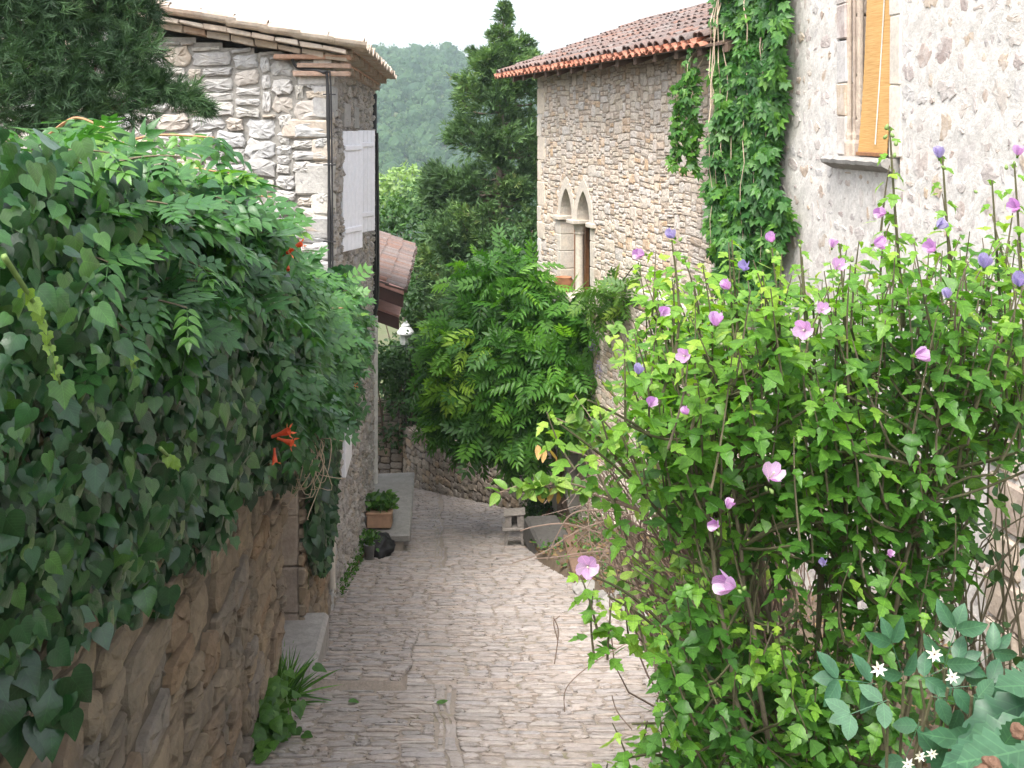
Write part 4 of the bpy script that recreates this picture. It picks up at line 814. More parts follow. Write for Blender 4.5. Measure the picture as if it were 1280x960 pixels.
# tall conifer behind the bend
def conifer(name, label, ax0, ax1, prof, Y, nb, leafm, dens=70, group=None, lean=0):
    b = np.array([ax0[0], Y, float(G(Y))]); t = np.array(ax1, float); e = empty(name, b, label, 'tree', group); a = Acc()
    limb(a, [b - Zu * .3, (b + t) / 2, t], .2, .015, 14, 8); tr = e; bough = Acc(); Ps, Ds, Ns, Ss, Rs = [], [], [], [], []
    zt = t[2]
    for q in range(nb):
        z = zt - (zt - prof[-1][0]) * (rng.random() ** .78 if q % 7 else .16 * rng.random()); R_ = lerp(-z, [-p[0] for p in prof], [p[1] for p in prof]) * rng.uniform(.55, 1.25); az = rng.uniform(0, 2 * math.pi)
        f = (z - b[2]) / (zt - b[2]); c = b + (t - b) * f; o = np.array([math.cos(az), math.sin(az), 0]); L = max(R_, .1)
        P = np.array([c, c + o * L * .5 + Zu * (-.05 * L + .0), c + o * L * .85 + Zu * .10 * L, c + o * L + Zu * (.38 * L)]); P = smooth_path(P, 8); tube(a, P, np.linspace(.02 + .012 * L, .004, 8), 4)
        n = int(dens * (L + .12)); s = rng.uniform(.25, 1., n) ** .75; i = s * 7; k = np.clip(i.astype(int), 0, 6); pt = P[k] + (P[k + 1] - P[k]) * (i - k)[:, None]
        sp = (.12 * L + .05) * (1.1 - s * .7)
        off = rng.normal(0, 1, (n, 3)) * sp[:, None] * [1, 1, .8]; Ps.append(pt + off); Ds.append(unit(o * .8 + off * 2.2 / (.3 + L * .3) + np.array([0, 0, .45]) + rng.normal(0, .3, (n, 3)))); Ns.append(sph(n)); Ss.append(rng.uniform(.14, .30, n) * (.65 + .35 * min(L, 1.2))); Rs.append(np.clip(rng.uniform(.15, .6) + rng.normal(0, .13, n), 0, 1))
    a.build('trunk', M['bark'], e); a = Acc(); Ps, Ds, Ns, Ss, Rs = map(np.concatenate, (Ps, Ds, Ns, Ss, Rs)); i = rng.integers(4, size=len(Ps))
    for q in range(4): m_ = i == q; scatter(a, SPRAYS[q], Ps[m_], Ds[m_], Ns[m_], Ss[m_], Rs[m_])
    a.build('crown', M[leafm], e); return e
YC = 26.; k_ = YC / F
prof = [(W(0, y, YC)[2], hw * k_) for y, hw in ((8, 2), (30, 7), (50, 16), (75, 32), (98, 50), (130, 58), (155, 52), (172, 42), (190, 58), (230, 64), (300, 84), (360, 92), (440, 92), (500, 80))]
conifer('tall_conifer', 'tall dark green pointed conifer between the two stone houses', W(614, 500, YC), W(630, 6, YC), prof, YC, 270, 'cypress', 100)

MIX = [OVAL, LANCE]
g2 = 'trees and bushes massed behind the bend'
tree('dark_tree', 'dark mixed tree left of the tall conifer, above the lean-to roof', (-2.6, 29, G(29)), W(520, 300, 29), [wpx(515, 300, 29, 46), wpx(545, 260, 29.5, 34), wpx(500, 345, 28, 38), wpx(540, 345, 28, 44), wpx(485, 270, 30, 26)], 'bush', MIX, 1500, .16, g2)
tree('pale_tree', 'pale yellow green tree in the haze just right of the white shutters', (-6.2, 60, G(60)), W(505, 235, 60), [wpx(505, 230, 60, 26), wpx(520, 255, 58, 26), wpx(490, 260, 59, 22), wpx(535, 235, 62, 18), wpx(475, 235, 61, 20)], 'pale_tree', MIX, 260, .4, g2)
tree('pale_tree', 'light green tree low behind the conifer beside the rubble house corner', (.8, 52, G(52)), W(660, 240, 52), [wpx(662, 230, 52, 26), wpx(640, 270, 50, 34), wpx(668, 290, 48, 30), wpx(600, 280, 52, 40), wpx(560, 250, 55, 24)], 'bush', MIX, 300, .36, g2)
for i_, (x, y, Y, r, lb, per) in enumerate([(505, 368, 26.6, 34, 'dark glossy bush directly under the brown awning', 2600), (550, 400, 26.3, 46, 'dense dark bush behind the white street lamp', 2300), (484, 458, 25.2, 34, 'dark bush hanging over the taller boundary wall at the bend', 2600), (545, 470, 25.6, 36, 'dark bush between the boundary wall and the wisteria', 2600), (590, 350, 25, 46, 'dark bush at the foot of the tall conifer', 2200), (650, 330, 23.5, 42, 'dark bush between the conifer foot and the rubble house', 2300), (508, 462, 25.1, 26, 'deep green bush in front of the lamp post, filling the gap by the left house', 2200), (640, 400, 22., 50, 'shadowy bush behind the middle of the wisteria', 1800)]):
    c = W(x, y, Y); kk = r / F * Y; e = empty('bush', (c[0], Y, G(Y)), lb, 'bush', g2); a = Acc()
    for d in range(5): limb(a, [(c[0] + rng.normal(0, .1), Y, float(G(Y)) - .1), (c[0] + rng.normal(0, .2), Y + rng.normal(0, .2), (c[2] + G(Y)) / 2), c + rng.normal(0, kk * .4, 3)], .04, .012, 8, 5)
    a.build('stem', M['bark'], e); a = Acc(); hb = float(c[2] - G(Y))
    bl = [(c[0], Y, c[2], kk, kk, kk)] + [(c[0] + rng.normal(0, kk * .6), Y + rng.normal(0, kk * .5), c[2] + rng.normal(0, kk * .5), kk * .6, kk * .6, kk * .6) for _ in range(4)] + [(c[0] + rng.normal(0, kk * .4), Y - .1, c[2] - f * hb, kk * .9, kk * .8, kk * .7) for f in (.3, .55)]
    blobs(a, MIX, bl, per * .55, .12, shell=(.45, 1.08)); a.build('foliage', M['bush'], e)

# wisteria over the rubble house corner
wi = empty('wisteria', (.62, 15.7, G(15.7)), 'large bright green wisteria spilling over the lane from the rubble house corner', 'climbing plant'); a = Acc()
for s in range(4): limb(a, [(.75 + .05 * s, 15.75, float(G(15.7)) - .1), (.66, 15.65 - .05 * s, -5.0), W(690 - 15 * s, 480, 15.4), W(640 - 20 * s, 430 + 20 * s, 15.3)], .05, .012, 14, 6, .02, s)
WB = [(640, 352, 15.6, 34), (612, 372, 15.9, 32), (660, 388, 15.3, 40), (584, 405, 15.9, 34), (562, 420, 16.2, 24), (700, 398, 15.2, 32), (718, 420, 14.95, 32), (712, 458, 14.9, 34), (640, 430, 15.3, 54), (592, 455, 15.6, 48), (558, 462, 16.0, 28), (680, 470, 15.0, 48), (620, 505, 15.4, 48), (578, 505, 15.8, 36), (662, 525, 15.1, 42), (560, 530, 15.9, 24), (608, 545, 15.6, 34), (645, 560, 15.4, 28), (708, 505, 14.9, 30), (548, 510, 16.4, 18), (594, 350, 16.2, 20)]
a.build('trunk', M['bark'], wi); a = Acc(); L_ = [wpx(*w_) for w_ in WB]
blobs(a, [WIST], L_, 390, .32, up=.8, droop=.25, shell=(.6, 1.15), tint=.6, lo=-.8)
for b in L_:
    if True:                                                             # shadow leaves filling the inside
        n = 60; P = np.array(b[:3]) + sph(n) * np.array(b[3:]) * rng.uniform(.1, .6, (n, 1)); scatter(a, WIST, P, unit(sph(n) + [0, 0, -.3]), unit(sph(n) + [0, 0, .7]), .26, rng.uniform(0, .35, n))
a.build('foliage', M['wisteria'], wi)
for x, y in ((748, 450), (740, 425), (752, 462)):
    a = Acc(); c = W(x, y, 14.5); n = 40; P = c + np.stack([rng.normal(0, .025, n), rng.normal(0, .025, n), -rng.uniform(0, .16, n)], -1); scatter(a, QUICK, P, sph(n), sph(n), .035, rng.random(n)); a.build('blossom', M['petal_blue'], wi)
wv_ = empty('climbing_vine', P0 + HD * 4.0 + HN * .1 + Zu * -2.2, 'small yellow green vine sprawling on the string course right of the arched window', 'climbing plant'); a = Acc()
limb(a, [P0 + HD * 2.7 + HN * .08 + Zu * -2.75, P0 + HD * 3.4 + HN * .12 + Zu * -2.3, P0 + HD * 4.2 + HN * .12 + Zu * -1.75], .015, .006, 10, 5); a.build('stem', M['stem'], wv_)
a = Acc(); blobs(a, [WIST], [wpx(750, 378, 14.0, 20), wpx(775, 372, 13.6, 24), wpx(790, 355, 13.3, 15), wpx(735, 372, 14.4, 12), wpx(760, 400, 13.9, 16)], 420, .24, up=.6, tint=.2); a.build('foliage', M['small_leaf'], wv_)

# virginia creeper between the two right houses
cr = empty('creeper', (2.45, 10.15, G(10.1)), 'hanging green creeper covering the joint between rubble house and white mortared house', 'climbing plant')
a = Acc(); Fp, Ft = Acc(), Acc(); Ps, Ns, Ss = [], [], []
for s in range(15):
    x0 = rng.uniform(890, 970); y1 = rng.uniform(180, 340); Yt = lerp(x0, [870, 975], [10.9, 9.8]); t = np.linspace(0, 1, 14); xx = x0 - 4 * t + np.cumsum(rng.normal(0, 2.6, 14)); yy_ = -60 + t * (y1 + 60)
    P = np.array([W(x, y, Yt - .12 - .12 * rng.random()) for x, y in zip(xx, yy_)]); tube(a, P, np.linspace(.008, .002, 14), 4, rnd=rng.random())
for s in range(5):
    x0 = rng.uniform(842, 870); t = np.linspace(0, 1, 16); y0_, y1 = rng.uniform(60, 110), rng.uniform(170, 215); P = np.array([W(880 - (880 - x0) * min(1, q * 4) + rng.normal(0, 1.5), y0_ - 20 * (1 - q) + q * (y1 - y0_), 11.0 - .1) for q in t]); tube(a, P, .005, 4); Ps.append(P[3:]); 
SP = np.concatenate([p + rng.normal(0, .04, p.shape) for p in Ps for _ in range(5)])
a.build('stem', M['pale_twig'], cr); a = Acc()
n = 4600; yy_ = rng.uniform(-60, 372, n); ed0 = lerp(yy_, [-60, 0, 60, 110, 150, 200, 260, 310, 345, 372], [900, 896, 892, 898, 896, 888, 886, 888, 892, 900]) + 2; ed1 = lerp(yy_, [-60, 0, 60, 150, 200, 235, 255, 285, 310, 345, 372], [984, 978, 976, 972, 966, 966, 984, 986, 968, 962, 950])
uu = rng.random(n); cl = wob(np.stack([uu * 3, yy_ * .02, 0 * uu], -1), 3.2, 8); kp = cl > -.62; uu, yy_, ed0, ed1 = uu[kp], yy_[kp], ed0[kp], ed1[kp]; n = len(uu); xx = ed0 + (ed1 - ed0) * uu + rng.normal(0, 4, n)
Yd = lerp(xx, [870, 980], [10.95, 9.75]) - rng.uniform(.05, .34, n) * (1 + .6 * wob(np.stack([uu * 3, yy_ * .02, 0 * uu], -1), 2.2, 9)); P = np.stack([(xx - 640) / F * Yd, Yd, (HY - yy_) / F * Yd], -1)
scatter(a, PALM5, P, unit(np.array([-.25, -.35, -1.]) + rng.normal(0, .45, (n, 3))), unit(np.array([-.6, -.6, .45]) + rng.normal(0, .35, (n, 3))), rng.uniform(.07, .13, n), np.clip(.5 + .25 * cl[kp] + rng.normal(0, .18, n), 0, 1))
n = len(SP); scatter(a, PALM5, SP, unit(np.array([-.2, -.3, -1.]) + rng.normal(0, .5, (n, 3))), unit(np.array([-.6, -.6, .4]) + rng.normal(0, .4, (n, 3))), rng.uniform(.05, .09, n), rng.uniform(.4, 1, n))
a.build('foliage', M['creeper'], cr)

# juniper at the upper left, in the garden
ju = empty('juniper_tree', (-2.55, 5.6, -.95), 'dark feathery juniper at the upper left in front of the limestone gable', 'tree'); a = Acc()
limb(a, [(-2.55, 5.6, -1.1), (-2.5, 5.6, .1), (-2.35, 5.6, 1.4)], .1, .03, 12, 8)
JB = [(20, 20, 5.5, 70), (100, 10, 5.6, 70), (160, 15, 5.7, 42), (40, 95, 5.4, 60), (120, 85, 5.5, 58), (165, 70, 5.6, 38), (80, 140, 5.4, 45), (150, 125, 5.5, 40), (0, 140, 5.3, 45), (60, -60, 5.6, 90), (140, -60, 5.7, 55), (-60, 40, 5.6, 90), (-120, -60, 5.7, 100), (20, -150, 5.7, 80), (205, 112, 5.6, 17), (232, 122, 5.6, 15), (190, 108, 5.6, 20)]
for b in JB: limb(a, [(-2.5, 5.6, rng.uniform(-.6, .3)), W(b[0], b[1], b[2]) * .5 + np.array([-2.45, 5.6, 0]) * .5, W(*b[:3])], .025, .008, 8, 5)
a.build('trunk', M['bark'], ju); a = Acc(); blobs(a, FINE, [wpx(*b) for b in JB], 7600, .105, up=.1, droop=-.1, shell=(.3, 1.1), tint=.35)
n = 160; t = rng.random(n); P = np.stack([W(180 + 76 * q, 105 + 20 * q + 10 * q * q, 5.6) for q in t]) + rng.normal(0, .022, (n, 3)); scatter(a, FINE[0], P, unit(np.array([1, -.2, -.4]) + rng.normal(0, .3, (n, 3))), sph(n), .12, rng.uniform(.3, .9, n)); a.build('crown', M['juniper'], ju)

# ivy over the garden wall
def top_v(Y): return lerp(Y, [1.5, 2.6, 4.2, 5.2, 6.0, 7, 8, 9, 9.8], [.05, -.06, -.25, -.54, -.85, -1.14, -1.33, -1.5, -1.62])
def bot_v(Y): return lerp(Y, [1.5, 2.2, 2.7, 3.3, 4.1, 5.1, 6.0, 6.9, 7.2], [-1.12, -1.30, -1.40, -1.50, -1.66, -1.84, -2.06, -2.26, -2.2])
def thick(Y, f): return (.10 + lerp(Y, [1.5, 3, 5, 7.5, 9.8], [.16, .19, .22, .19, .12]) * np.sin(np.pi * np.clip(.12 + f * .62, 0, 1)) * lerp(f, [0, .12, .4, 1], [.15, .45, .85, 1.05]))
iv = empty('ivy', (XL(4), 4, -1.9), 'broad dark glossy ivy draped over the brown garden wall at the left', 'climbing plant')
a = Acc()
for s in range(40):
    Y = rng.uniform(2, 7); n = 10; z = np.linspace(float(wall_top(Y)), float(bot_v(Y)) + .1, n); yv = Y + np.cumsum(rng.normal(0, .05, n)); tube(a, np.stack([XL(yv) + .03 + .04 * rng.random(n), yv, z], -1), np.linspace(.014, .004, n), 4, rnd=rng.random())
a.build('stem', M['stem'], iv); a = Acc()
def ivy_layer(n, lo, hi, sz, r0, r1, five=.2, Ya=1.5, Yb=7.1):
    Y = Ya + (Yb - Ya) * rng.random(n); f = rng.random(n) ** .85; b = bot_v(Y) + .12 * wob(np.stack([Y, 0 * Y, 0 * Y], -1), 5, 31); z = b + (top_v(Y) - b) * f
    ck = wob(np.stack([Y * 1.2, z * 1.6, 0 * z], -1), 4.3, 33); t = thick(Y, f) * rng.uniform(lo, hi, n) + .05 * ck * hi; P = np.stack([XL(Y) + np.maximum(t, .02), Y, z], -1)
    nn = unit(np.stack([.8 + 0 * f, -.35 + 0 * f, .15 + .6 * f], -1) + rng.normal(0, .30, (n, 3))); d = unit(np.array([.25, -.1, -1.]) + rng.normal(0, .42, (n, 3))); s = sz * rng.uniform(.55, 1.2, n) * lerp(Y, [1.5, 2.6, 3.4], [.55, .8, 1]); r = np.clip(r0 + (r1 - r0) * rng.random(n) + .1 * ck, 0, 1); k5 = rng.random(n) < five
    scatter(a, IVY, P[~k5], d[~k5], nn[~k5], s[~k5], r[~k5]); scatter(a, IVY5, P[k5], d[k5], nn[k5], s[k5], r[k5])
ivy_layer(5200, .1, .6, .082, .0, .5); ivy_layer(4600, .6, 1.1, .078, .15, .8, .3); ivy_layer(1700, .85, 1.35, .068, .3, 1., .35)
for x, y, Y, n_, sp_ in ((55, 860, 2.62, 18, 34), (5, 760, 2.5, 14, 40), (140, 760, 3.3, 10, 24), (195, 730, 3.9, 8, 20)):   # loose sprays hanging lowest
    P = np.array([W(x + rng.normal(0, sp_ * .6), y + rng.normal(0, sp_), Y) for _ in range(n_)]); P[:, 0] = np.maximum(P[:, 0], XL(P[:, 1]) + .04); scatter(a, IVY, P, unit(np.array([.2, -.1, -1.]) + rng.normal(0, .4, (n_, 3))), unit(np.array([.7, -.6, .4]) + rng.normal(0, .25, (n_, 3))), rng.uniform(.07, .11, n_), rng.uniform(.2, .7, n_))
a.build('foliage', M['ivy'], iv)
for pts in ([(5, 320), (50, 395), (75, 480)], [(150, 440), (160, 455), (168, 470)], [(200, 560), (215, 575), (222, 583)]):   # pale new runners
    P = smooth_path(np.array([W(x, y, (1.117 - .34) / ((640 - x) / F - .065)) for x, y in pts]), 14); r_ = Acc(); tube(r_, P, np.linspace(.006, .0025, 14), 5, mat=0); n = 9; scatter(r_, IVY5, P[4:13], unit(np.array([.4, -.2, -.7]) + rng.normal(0, .5, (n, 3))), unit(np.array([.5, -.7, .4]) + rng.normal(0, .3, (n, 3))), np.linspace(.035, .018, n), .8, mat=1); r_.build('runner', [M['bud'], M['small_leaf']], iv)

ic = empty('ivy', (XL(9.1), 9.1, -3.8), 'narrow curtain of ivy hanging between the wall doorway and the limestone house corner', 'climbing plant'); a = Acc()
for s in range(8): Y = rng.uniform(8.3, 9.8); tube(a, [(XL(Y) + .03, Y, -1.4), (XL(Y) + .05, Y + .05, -2.6), (XL(Y) + .03, Y - .03, -3.7)], [.012, .01, .005], 4)
a.build('stem', M['stem'], ic); a = Acc(); n = 2400; Y = rng.uniform(8.12, 9.85, n); f = rng.random(n); zb = lerp(Y, [8.1, 8.4, 8.9, 9.3, 9.85], [-3.2, -3.62, -3.75, -3.7, -3.0]) + .1 * wob(np.stack([Y, 0 * Y, 0 * Y], -1), 9, 3); z = zb + (-1.3 - zb) * f
P = np.stack([XL(Y) + .04 + rng.uniform(0, .22, n) * (.3 + .7 * f), Y, z], -1); scatter(a, IVY, P, unit(np.array([.2, -.2, -1.]) + rng.normal(0, .45, (n, 3))), unit(np.array([.7, -.6, .35]) + rng.normal(0, .35, (n, 3))), rng.uniform(.06, .12, n), rng.uniform(0, .8, n)); a.build('foliage', M['ivy'], ic)

# trumpet vine over the wall top
tv = empty('trumpet_vine', (XL(6.5) - .1, 6.5, -1.), 'arching trumpet vine with feathery leaves and orange flowers above the ivy', 'climbing plant')
st_, fo = Acc(), Acc()
def shoot(p0, dr, L, nl, sz, r0, grav=.55):
    s = np.linspace(0, 1, 10); P = p0 + s[:, None] * dr * L - (s ** 2)[:, None] * Zu * grav * L * .5; tube(st_, P, np.linspace(.007, .002, 10), 5, rnd=rng.random())
    q = np.linspace(.12, 1, nl); i = np.clip((q * 9).astype(int), 0, 8); pp = P[i] + (P[i + 1] - P[i]) * (q * 9 - i)[:, None]; side = np.cross(dr, Zu); sg = np.where(np.arange(nl) % 2, 1, -1)[:, None]
    d = unit(dr * .55 + side * sg * .8 + rng.normal(0, .25, (nl, 3)) + np.array([0, -.1, -.25])); nn = unit(np.array([.25, -.35, 1.]) + rng.normal(0, .3, (nl, 3))); scatter(fo, CAMPSIS, pp, d, nn, sz * rng.uniform(.75, 1.15, nl), np.clip(r0 + rng.normal(0, .12, nl) + .2 * q, 0, 1))
for s in range(440):
    Y = rng.uniform(2.5, 9.75); f = rng.random(); z = top_v(Y) - (.75 - .2 * (Y < 4.5)) * f ** 1.2 - .02; t = thick(Y, 1 - .5 * f) * rng.uniform(.4, 1.0)
    if Y < 5 and f > .75: continue
    p0 = np.array([XL(Y) - .12 + t, Y, z]); dr = unit(np.array([.8, -.25, .22 - .4 * f]) + rng.normal(0, .28, 3)); shoot(p0, dr, rng.uniform(.16, .32), rng.integers(6, 9), .17 + .01 * (Y > 6) - .04 * (Y < 3.3), .45 - .25 * f)
for s in range(150):                                                     # far, finer end towards the house
    Y = rng.uniform(7.2, 9.9); f = rng.random(); z = -1.15 - (Y - 7.2) * .17 - .55 * f; p0 = np.array([XL(Y) + .02 + .1 * rng.random(), Y, z]); dr = unit(np.array([.8, -.1, .35 - .4 * f]) + rng.normal(0, .35, 3)); shoot(p0, dr, rng.uniform(.15, .28), 7, .18, .5 - .2 * f)
for x0, y0, x1, y1, Y in ((110, 195, 268, 172, 4.6), (150, 262, 340, 246, 5.4), (150, 225, 290, 218, 5.0), (240, 330, 345, 342, 6.4), (205, 395, 335, 350, 6.0), (230, 410, 430, 385, 7.2), (60, 170, 130, 160, 3.6)):   # long arching canes
    A_, B_ = W(x0, y0, Y + .2), W(x1, y1, Y); P = smooth_path([A_, (A_ + B_) / 2 + Zu * .05, B_], 14); c_ = Acc(); tube(c_, P, np.linspace(.008, .004, 14), 5); c_.build('cane', M['red_stem'], tv)
    n = 12; dd = unit(B_ - A_); sd = np.cross(dd, Zu); sg = np.where(np.arange(n) % 2, 1, -1)[:, None]; scatter(fo, CAMPSIS, P[2:], unit(dd * .6 + sd * sg * .7 + np.array([0, -.3, -.45]) + rng.normal(0, .2, (n, 3))), unit(np.array([.2, -.4, 1]) + rng.normal(0, .25, (n, 3))), .2 * rng.uniform(.7, 1.1, n), rng.uniform(.4, .9, n))
st_.build('stem', M['stem'], tv); fo.build('foliage', M['campsis'], tv)
def surfY(x, off): return (1.117 - off) / ((640 - x) / F - .065)
def trumpet(p, d, L):
    a = Acc(); d = unit(np.array(d, float)); s = np.linspace(0, 1, 6); P = p + s[:, None] * d * L; tube(a, P, np.array([.008, .007, .009, .012, .016, .018]) * L / .09, 8, cap=False, rnd=rng.random())
    x, y, z = frames(d[None], Zu[None]); th = np.arange(5) * 2 * math.pi / 5; pd = np.cos(th)[:, None] * x + np.sin(th)[:, None] * z; scatter(a, LEAFLET, p + d * L + pd * .015, unit(pd + d * .35), np.broadcast_to(-d, (5, 3)), L * .3, .8); a.build('flower', M['petal_orange'], tv)
for x, y, Y, d, L in ((350, 320, 6.9, (.5, -.3, .2), .10), (362, 312, 6.9, (.7, -.2, .35), .09), (357, 324, 6.9, (.2, -.4, -.5), .08), (340, 546, 6.8, (.9, -.2, .35), .11), (347, 548, 6.8, (.8, -.3, -.15), .10), (343, 560, 6.8, (.1, -.3, -.8), .08), (438, 482, 8.6, (.6, -.4, .1), .07)): trumpet(W(x, y, surfY(x, .42)), d, L * .72)

dt = empty('dry_twig_bundle', W(380, 560, 6.7), 'bundle of bleached dry twigs hanging beside the wall doorway', 'twigs'); a = Acc()
for s in range(30):
    p = W(385 + rng.normal(0, 10), 540 + rng.normal(0, 14), 6.75); e_ = W(380 + rng.normal(0, 22), 600 + rng.normal(0, 18), 6.6); P = smooth_path([p, (p + e_) / 2 + rng.normal(0, .05, 3), e_, e_ + np.array([.07 * rng.normal(), 0, -.03 + .03 * rng.random()])], 12); tube(a, P, np.linspace(.0045, .0018, 12), 4, rnd=rng.random())
a.build('twig', M['pale_twig'], dt)

# plants at the foot of the garden wall
def tuft(name, label, cat, p, n, L, leafm, tm, up=1., spread=.6, group=None):
    e = empty(name, p, label, cat, group); a = Acc(); d = unit(np.stack([rng.normal(0, spread, n), rng.normal(0, spread, n), up * rng.uniform(.4, 1., n)], -1)); scatter(a, tm, np.asarray(p) + np.stack([rng.normal(0, .04, n), rng.normal(0, .05, n), 0 * d[:, 0]], -1), d, unit(np.array([.2, -.5, 1]) + rng.normal(0, .3, (n, 3))), L * rng.uniform(.6, 1.15, n), rng.random(n)); a.build('foliage', M[leafm], e); return e
BLADE = leaf([(.02, .1), (.03, .4), (.02, .75)], .3, .55)
tuft('grass_tuft', 'tuft of long grass blades at the foot of the garden wall below the doorstep', 'grass', at(345, 885) + [.0, .05, 0], 190, .3, 'weed', BLADE, spread=.45)
tuft('grass_tuft', 'short weeds growing against the doorstep of the garden wall', 'grass', at(357, 845), 90, .2, 'weed', BLADE, spread=.4)
e = empty('violet_plant', at(335, 920), 'low clump of round dark leaves at the foot of the garden wall', 'plant'); a = Acc(); n = 150; P = at(335, 925) + np.stack([rng.normal(0, .07, n), rng.normal(0, .16, n), rng.uniform(.02, .24, n)], -1); scatter(a, IVY, P, unit(np.stack([rng.normal(.2, .6, n), rng.normal(-.3, .6, n), rng.normal(-.2, .3, n)], -1)), unit(np.array([.3, -.5, 1]) + rng.normal(0, .3, (n, 3))), rng.uniform(.06, .1, n), rng.uniform(.2, .8, n)); a.build('foliage', M['weed'], e)
e = empty('moss_fringe', at(425, 735), 'fringe of small weeds along the foot of the left house', 'weeds'); a = Acc(); n = 700; t = rng.random(n) ** .8; Y = 10.3 + 5 * t; P = np.stack([XL(Y) + rng.uniform(.01, .1, n), Y, G(Y) + rng.uniform(0, .28, n) * (1 - .6 * rng.random(n))], -1); scatter(a, OVAL, P, unit(sph(n) + [.5, -.2, .3]), unit(sph(n) + [.2, -.4, .8]), rng.uniform(.02, .05, n), rng.random(n)); a.build('foliage', M['weed'], e)
c = at(662, 664); e = empty('bush', c, 'small dark bush growing behind the wooden stool at the foot of the buttress', 'bush'); a = Acc(); blobs(a, [OVAL], [(c[0] + .12, c[1] + .3, c[2] + .25, .22, .2, .3), (c[0] + .2, c[1] + .3, c[2] + .55, .16, .16, .25)], 9000, .06, shell=(.3, 1.05)); a.build('foliage', M['bush'], e)

# ---------------- hibiscus and its neighbours in the planting bed
hb = empty('hibiscus_shrub', (1.12, 3.6, bedz(1.12, 3.6)), 'tall hibiscus shrub with mauve flowers in the right foreground', 'shrub')
base = np.array(hb.location); st_, fo = Acc(), Acc()
poly = np.array([(790, 330), (850, 295), (960, 305), (1040, 325), (1095, 262), (1180, 285), (1278, 290), (1310, 420), (1235, 560), (1195, 700), (1150, 850), (1110, 985), (800, 985), (818, 850), (808, 760), (800, 690), (815, 600), (785, 500), (775, 420)], float)
def inside(p):
    x, y = p; c = False; j = len(poly) - 1
    for i in range(len(poly)):
        if (poly[i][1] > y) != (poly[j][1] > y) and x < (poly[j][0] - poly[i][0]) * (y - poly[i][1]) / (poly[j][1] - poly[i][1]) + poly[i][0]: c = not c
        j = i
    return c
def gapf(x, y): return ((x - 985) / 75) ** 2 + ((y - 690) / 95) ** 2 < 1 or ((x - 880) / 50) ** 2 + ((y - 640) / 50) ** 2 < 1 or ((x - 825) / 70) ** 2 + ((y - 640) / 80) ** 2 < 1
def hshoot(tip, L, nl, sz, r0, out=None):
    tip = np.asarray(tip, float); o = unit(tip - (base + Zu * .9)) if out is None else unit(np.array(out, float)); dr = unit(o * .55 + Zu * .8 + rng.normal(0, .18, 3)); s = np.linspace(0, 1, 9); P = tip - dr * L * (1 - s)[:, None] + (np.sin(s * math.pi) * .03 * L)[:, None] * rng.normal(0, 1, 3)
    tube(st_, P, np.linspace(.0042, .0018, 9), 5, rnd=rng.random()); q = np.linspace(.05, 1, nl); i = np.clip((q * 8).astype(int), 0, 7); pp = P[i] + (P[i + 1] - P[i]) * (q * 8 - i)[:, None]
    az = np.arange(nl) * 2.4 + rng.uniform(0, 6); h = np.stack([np.cos(az), np.sin(az), 0 * az], -1); d = unit(h * .9 + dr * .25 + np.array([0, -.15, -.48]) + rng.normal(0, .2, (nl, 3))); nn = unit(np.array([0, -.2, 1.]) + h * .35 + rng.normal(0, .25, (nl, 3)))
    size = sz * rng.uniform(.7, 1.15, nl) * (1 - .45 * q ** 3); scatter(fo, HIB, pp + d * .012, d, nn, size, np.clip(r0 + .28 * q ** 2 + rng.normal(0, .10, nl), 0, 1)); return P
HB = []
for k in range(16):                                                      # main stems
    tx, ty = rng.uniform(830, 1230), rng.uniform(330, 560); Yt = rng.uniform(3.1, 4.1); t = W(tx, ty, Yt); b0 = base + np.array([rng.normal(0, .16), rng.normal(0, .16), -.08]); P = smooth_path([b0, b0 * .55 + t * .45 + np.array([(t[0] - base[0]) * .12, 0, .25 * abs(t[0] - base[0]) - .1]), t], 22); P[2:-1] += rng.normal(0, .008, (19, 3)); tube(st_, P, np.linspace(.014, .004, 22), 7, rnd=rng.random()); HB.append(P)
HBp = np.concatenate([p[6:] for p in HB]); cnt = 0
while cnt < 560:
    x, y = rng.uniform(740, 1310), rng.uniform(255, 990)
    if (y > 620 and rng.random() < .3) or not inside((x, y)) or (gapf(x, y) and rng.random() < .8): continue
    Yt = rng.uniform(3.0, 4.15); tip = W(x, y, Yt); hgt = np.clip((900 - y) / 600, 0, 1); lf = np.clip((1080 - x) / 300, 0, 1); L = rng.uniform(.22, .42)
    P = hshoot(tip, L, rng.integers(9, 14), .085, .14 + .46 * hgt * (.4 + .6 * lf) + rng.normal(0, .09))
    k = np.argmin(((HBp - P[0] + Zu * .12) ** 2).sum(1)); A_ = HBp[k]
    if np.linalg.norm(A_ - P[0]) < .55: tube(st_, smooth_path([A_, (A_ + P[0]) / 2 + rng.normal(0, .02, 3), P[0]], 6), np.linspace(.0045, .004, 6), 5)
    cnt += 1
LT = [(1112, 158, 3.2), (1178, 195, 3.3), (1268, 205, 3.5), (1240, 225, 3.6), (840, 300, 3.3), (915, 300, 3.4), (965, 310, 3.3), (1000, 300, 3.5), (1050, 305, 3.4), (1205, 330, 3.2), (1272, 300, 3.2)]
for x, y, Y in LT:                                                       # sparse tall tips
    t = W(x, y, Y); P = smooth_path([t + np.array([rng.normal(.03, .05), 0, -.62]), t + np.array([.02, 0, -.3]), t], 12); tube(st_, P, np.linspace(.006, .003, 12), 5); q = np.arange(1, 12); n = len(q); az = q * 2.4; h = np.stack([np.cos(az), np.sin(az), 0 * az], -1); scatter(fo, HIB, P[q] + h * .01, unit(h + np.array([0, -.2, -.5])), unit(np.array([0, -.55, .9]) + h * .3), np.linspace(.085, .035, n), .6); hshoot(t - Zu * .12, .22, 9, .06, .6); hshoot(t - Zu * .3, .2, 8, .07, .55)
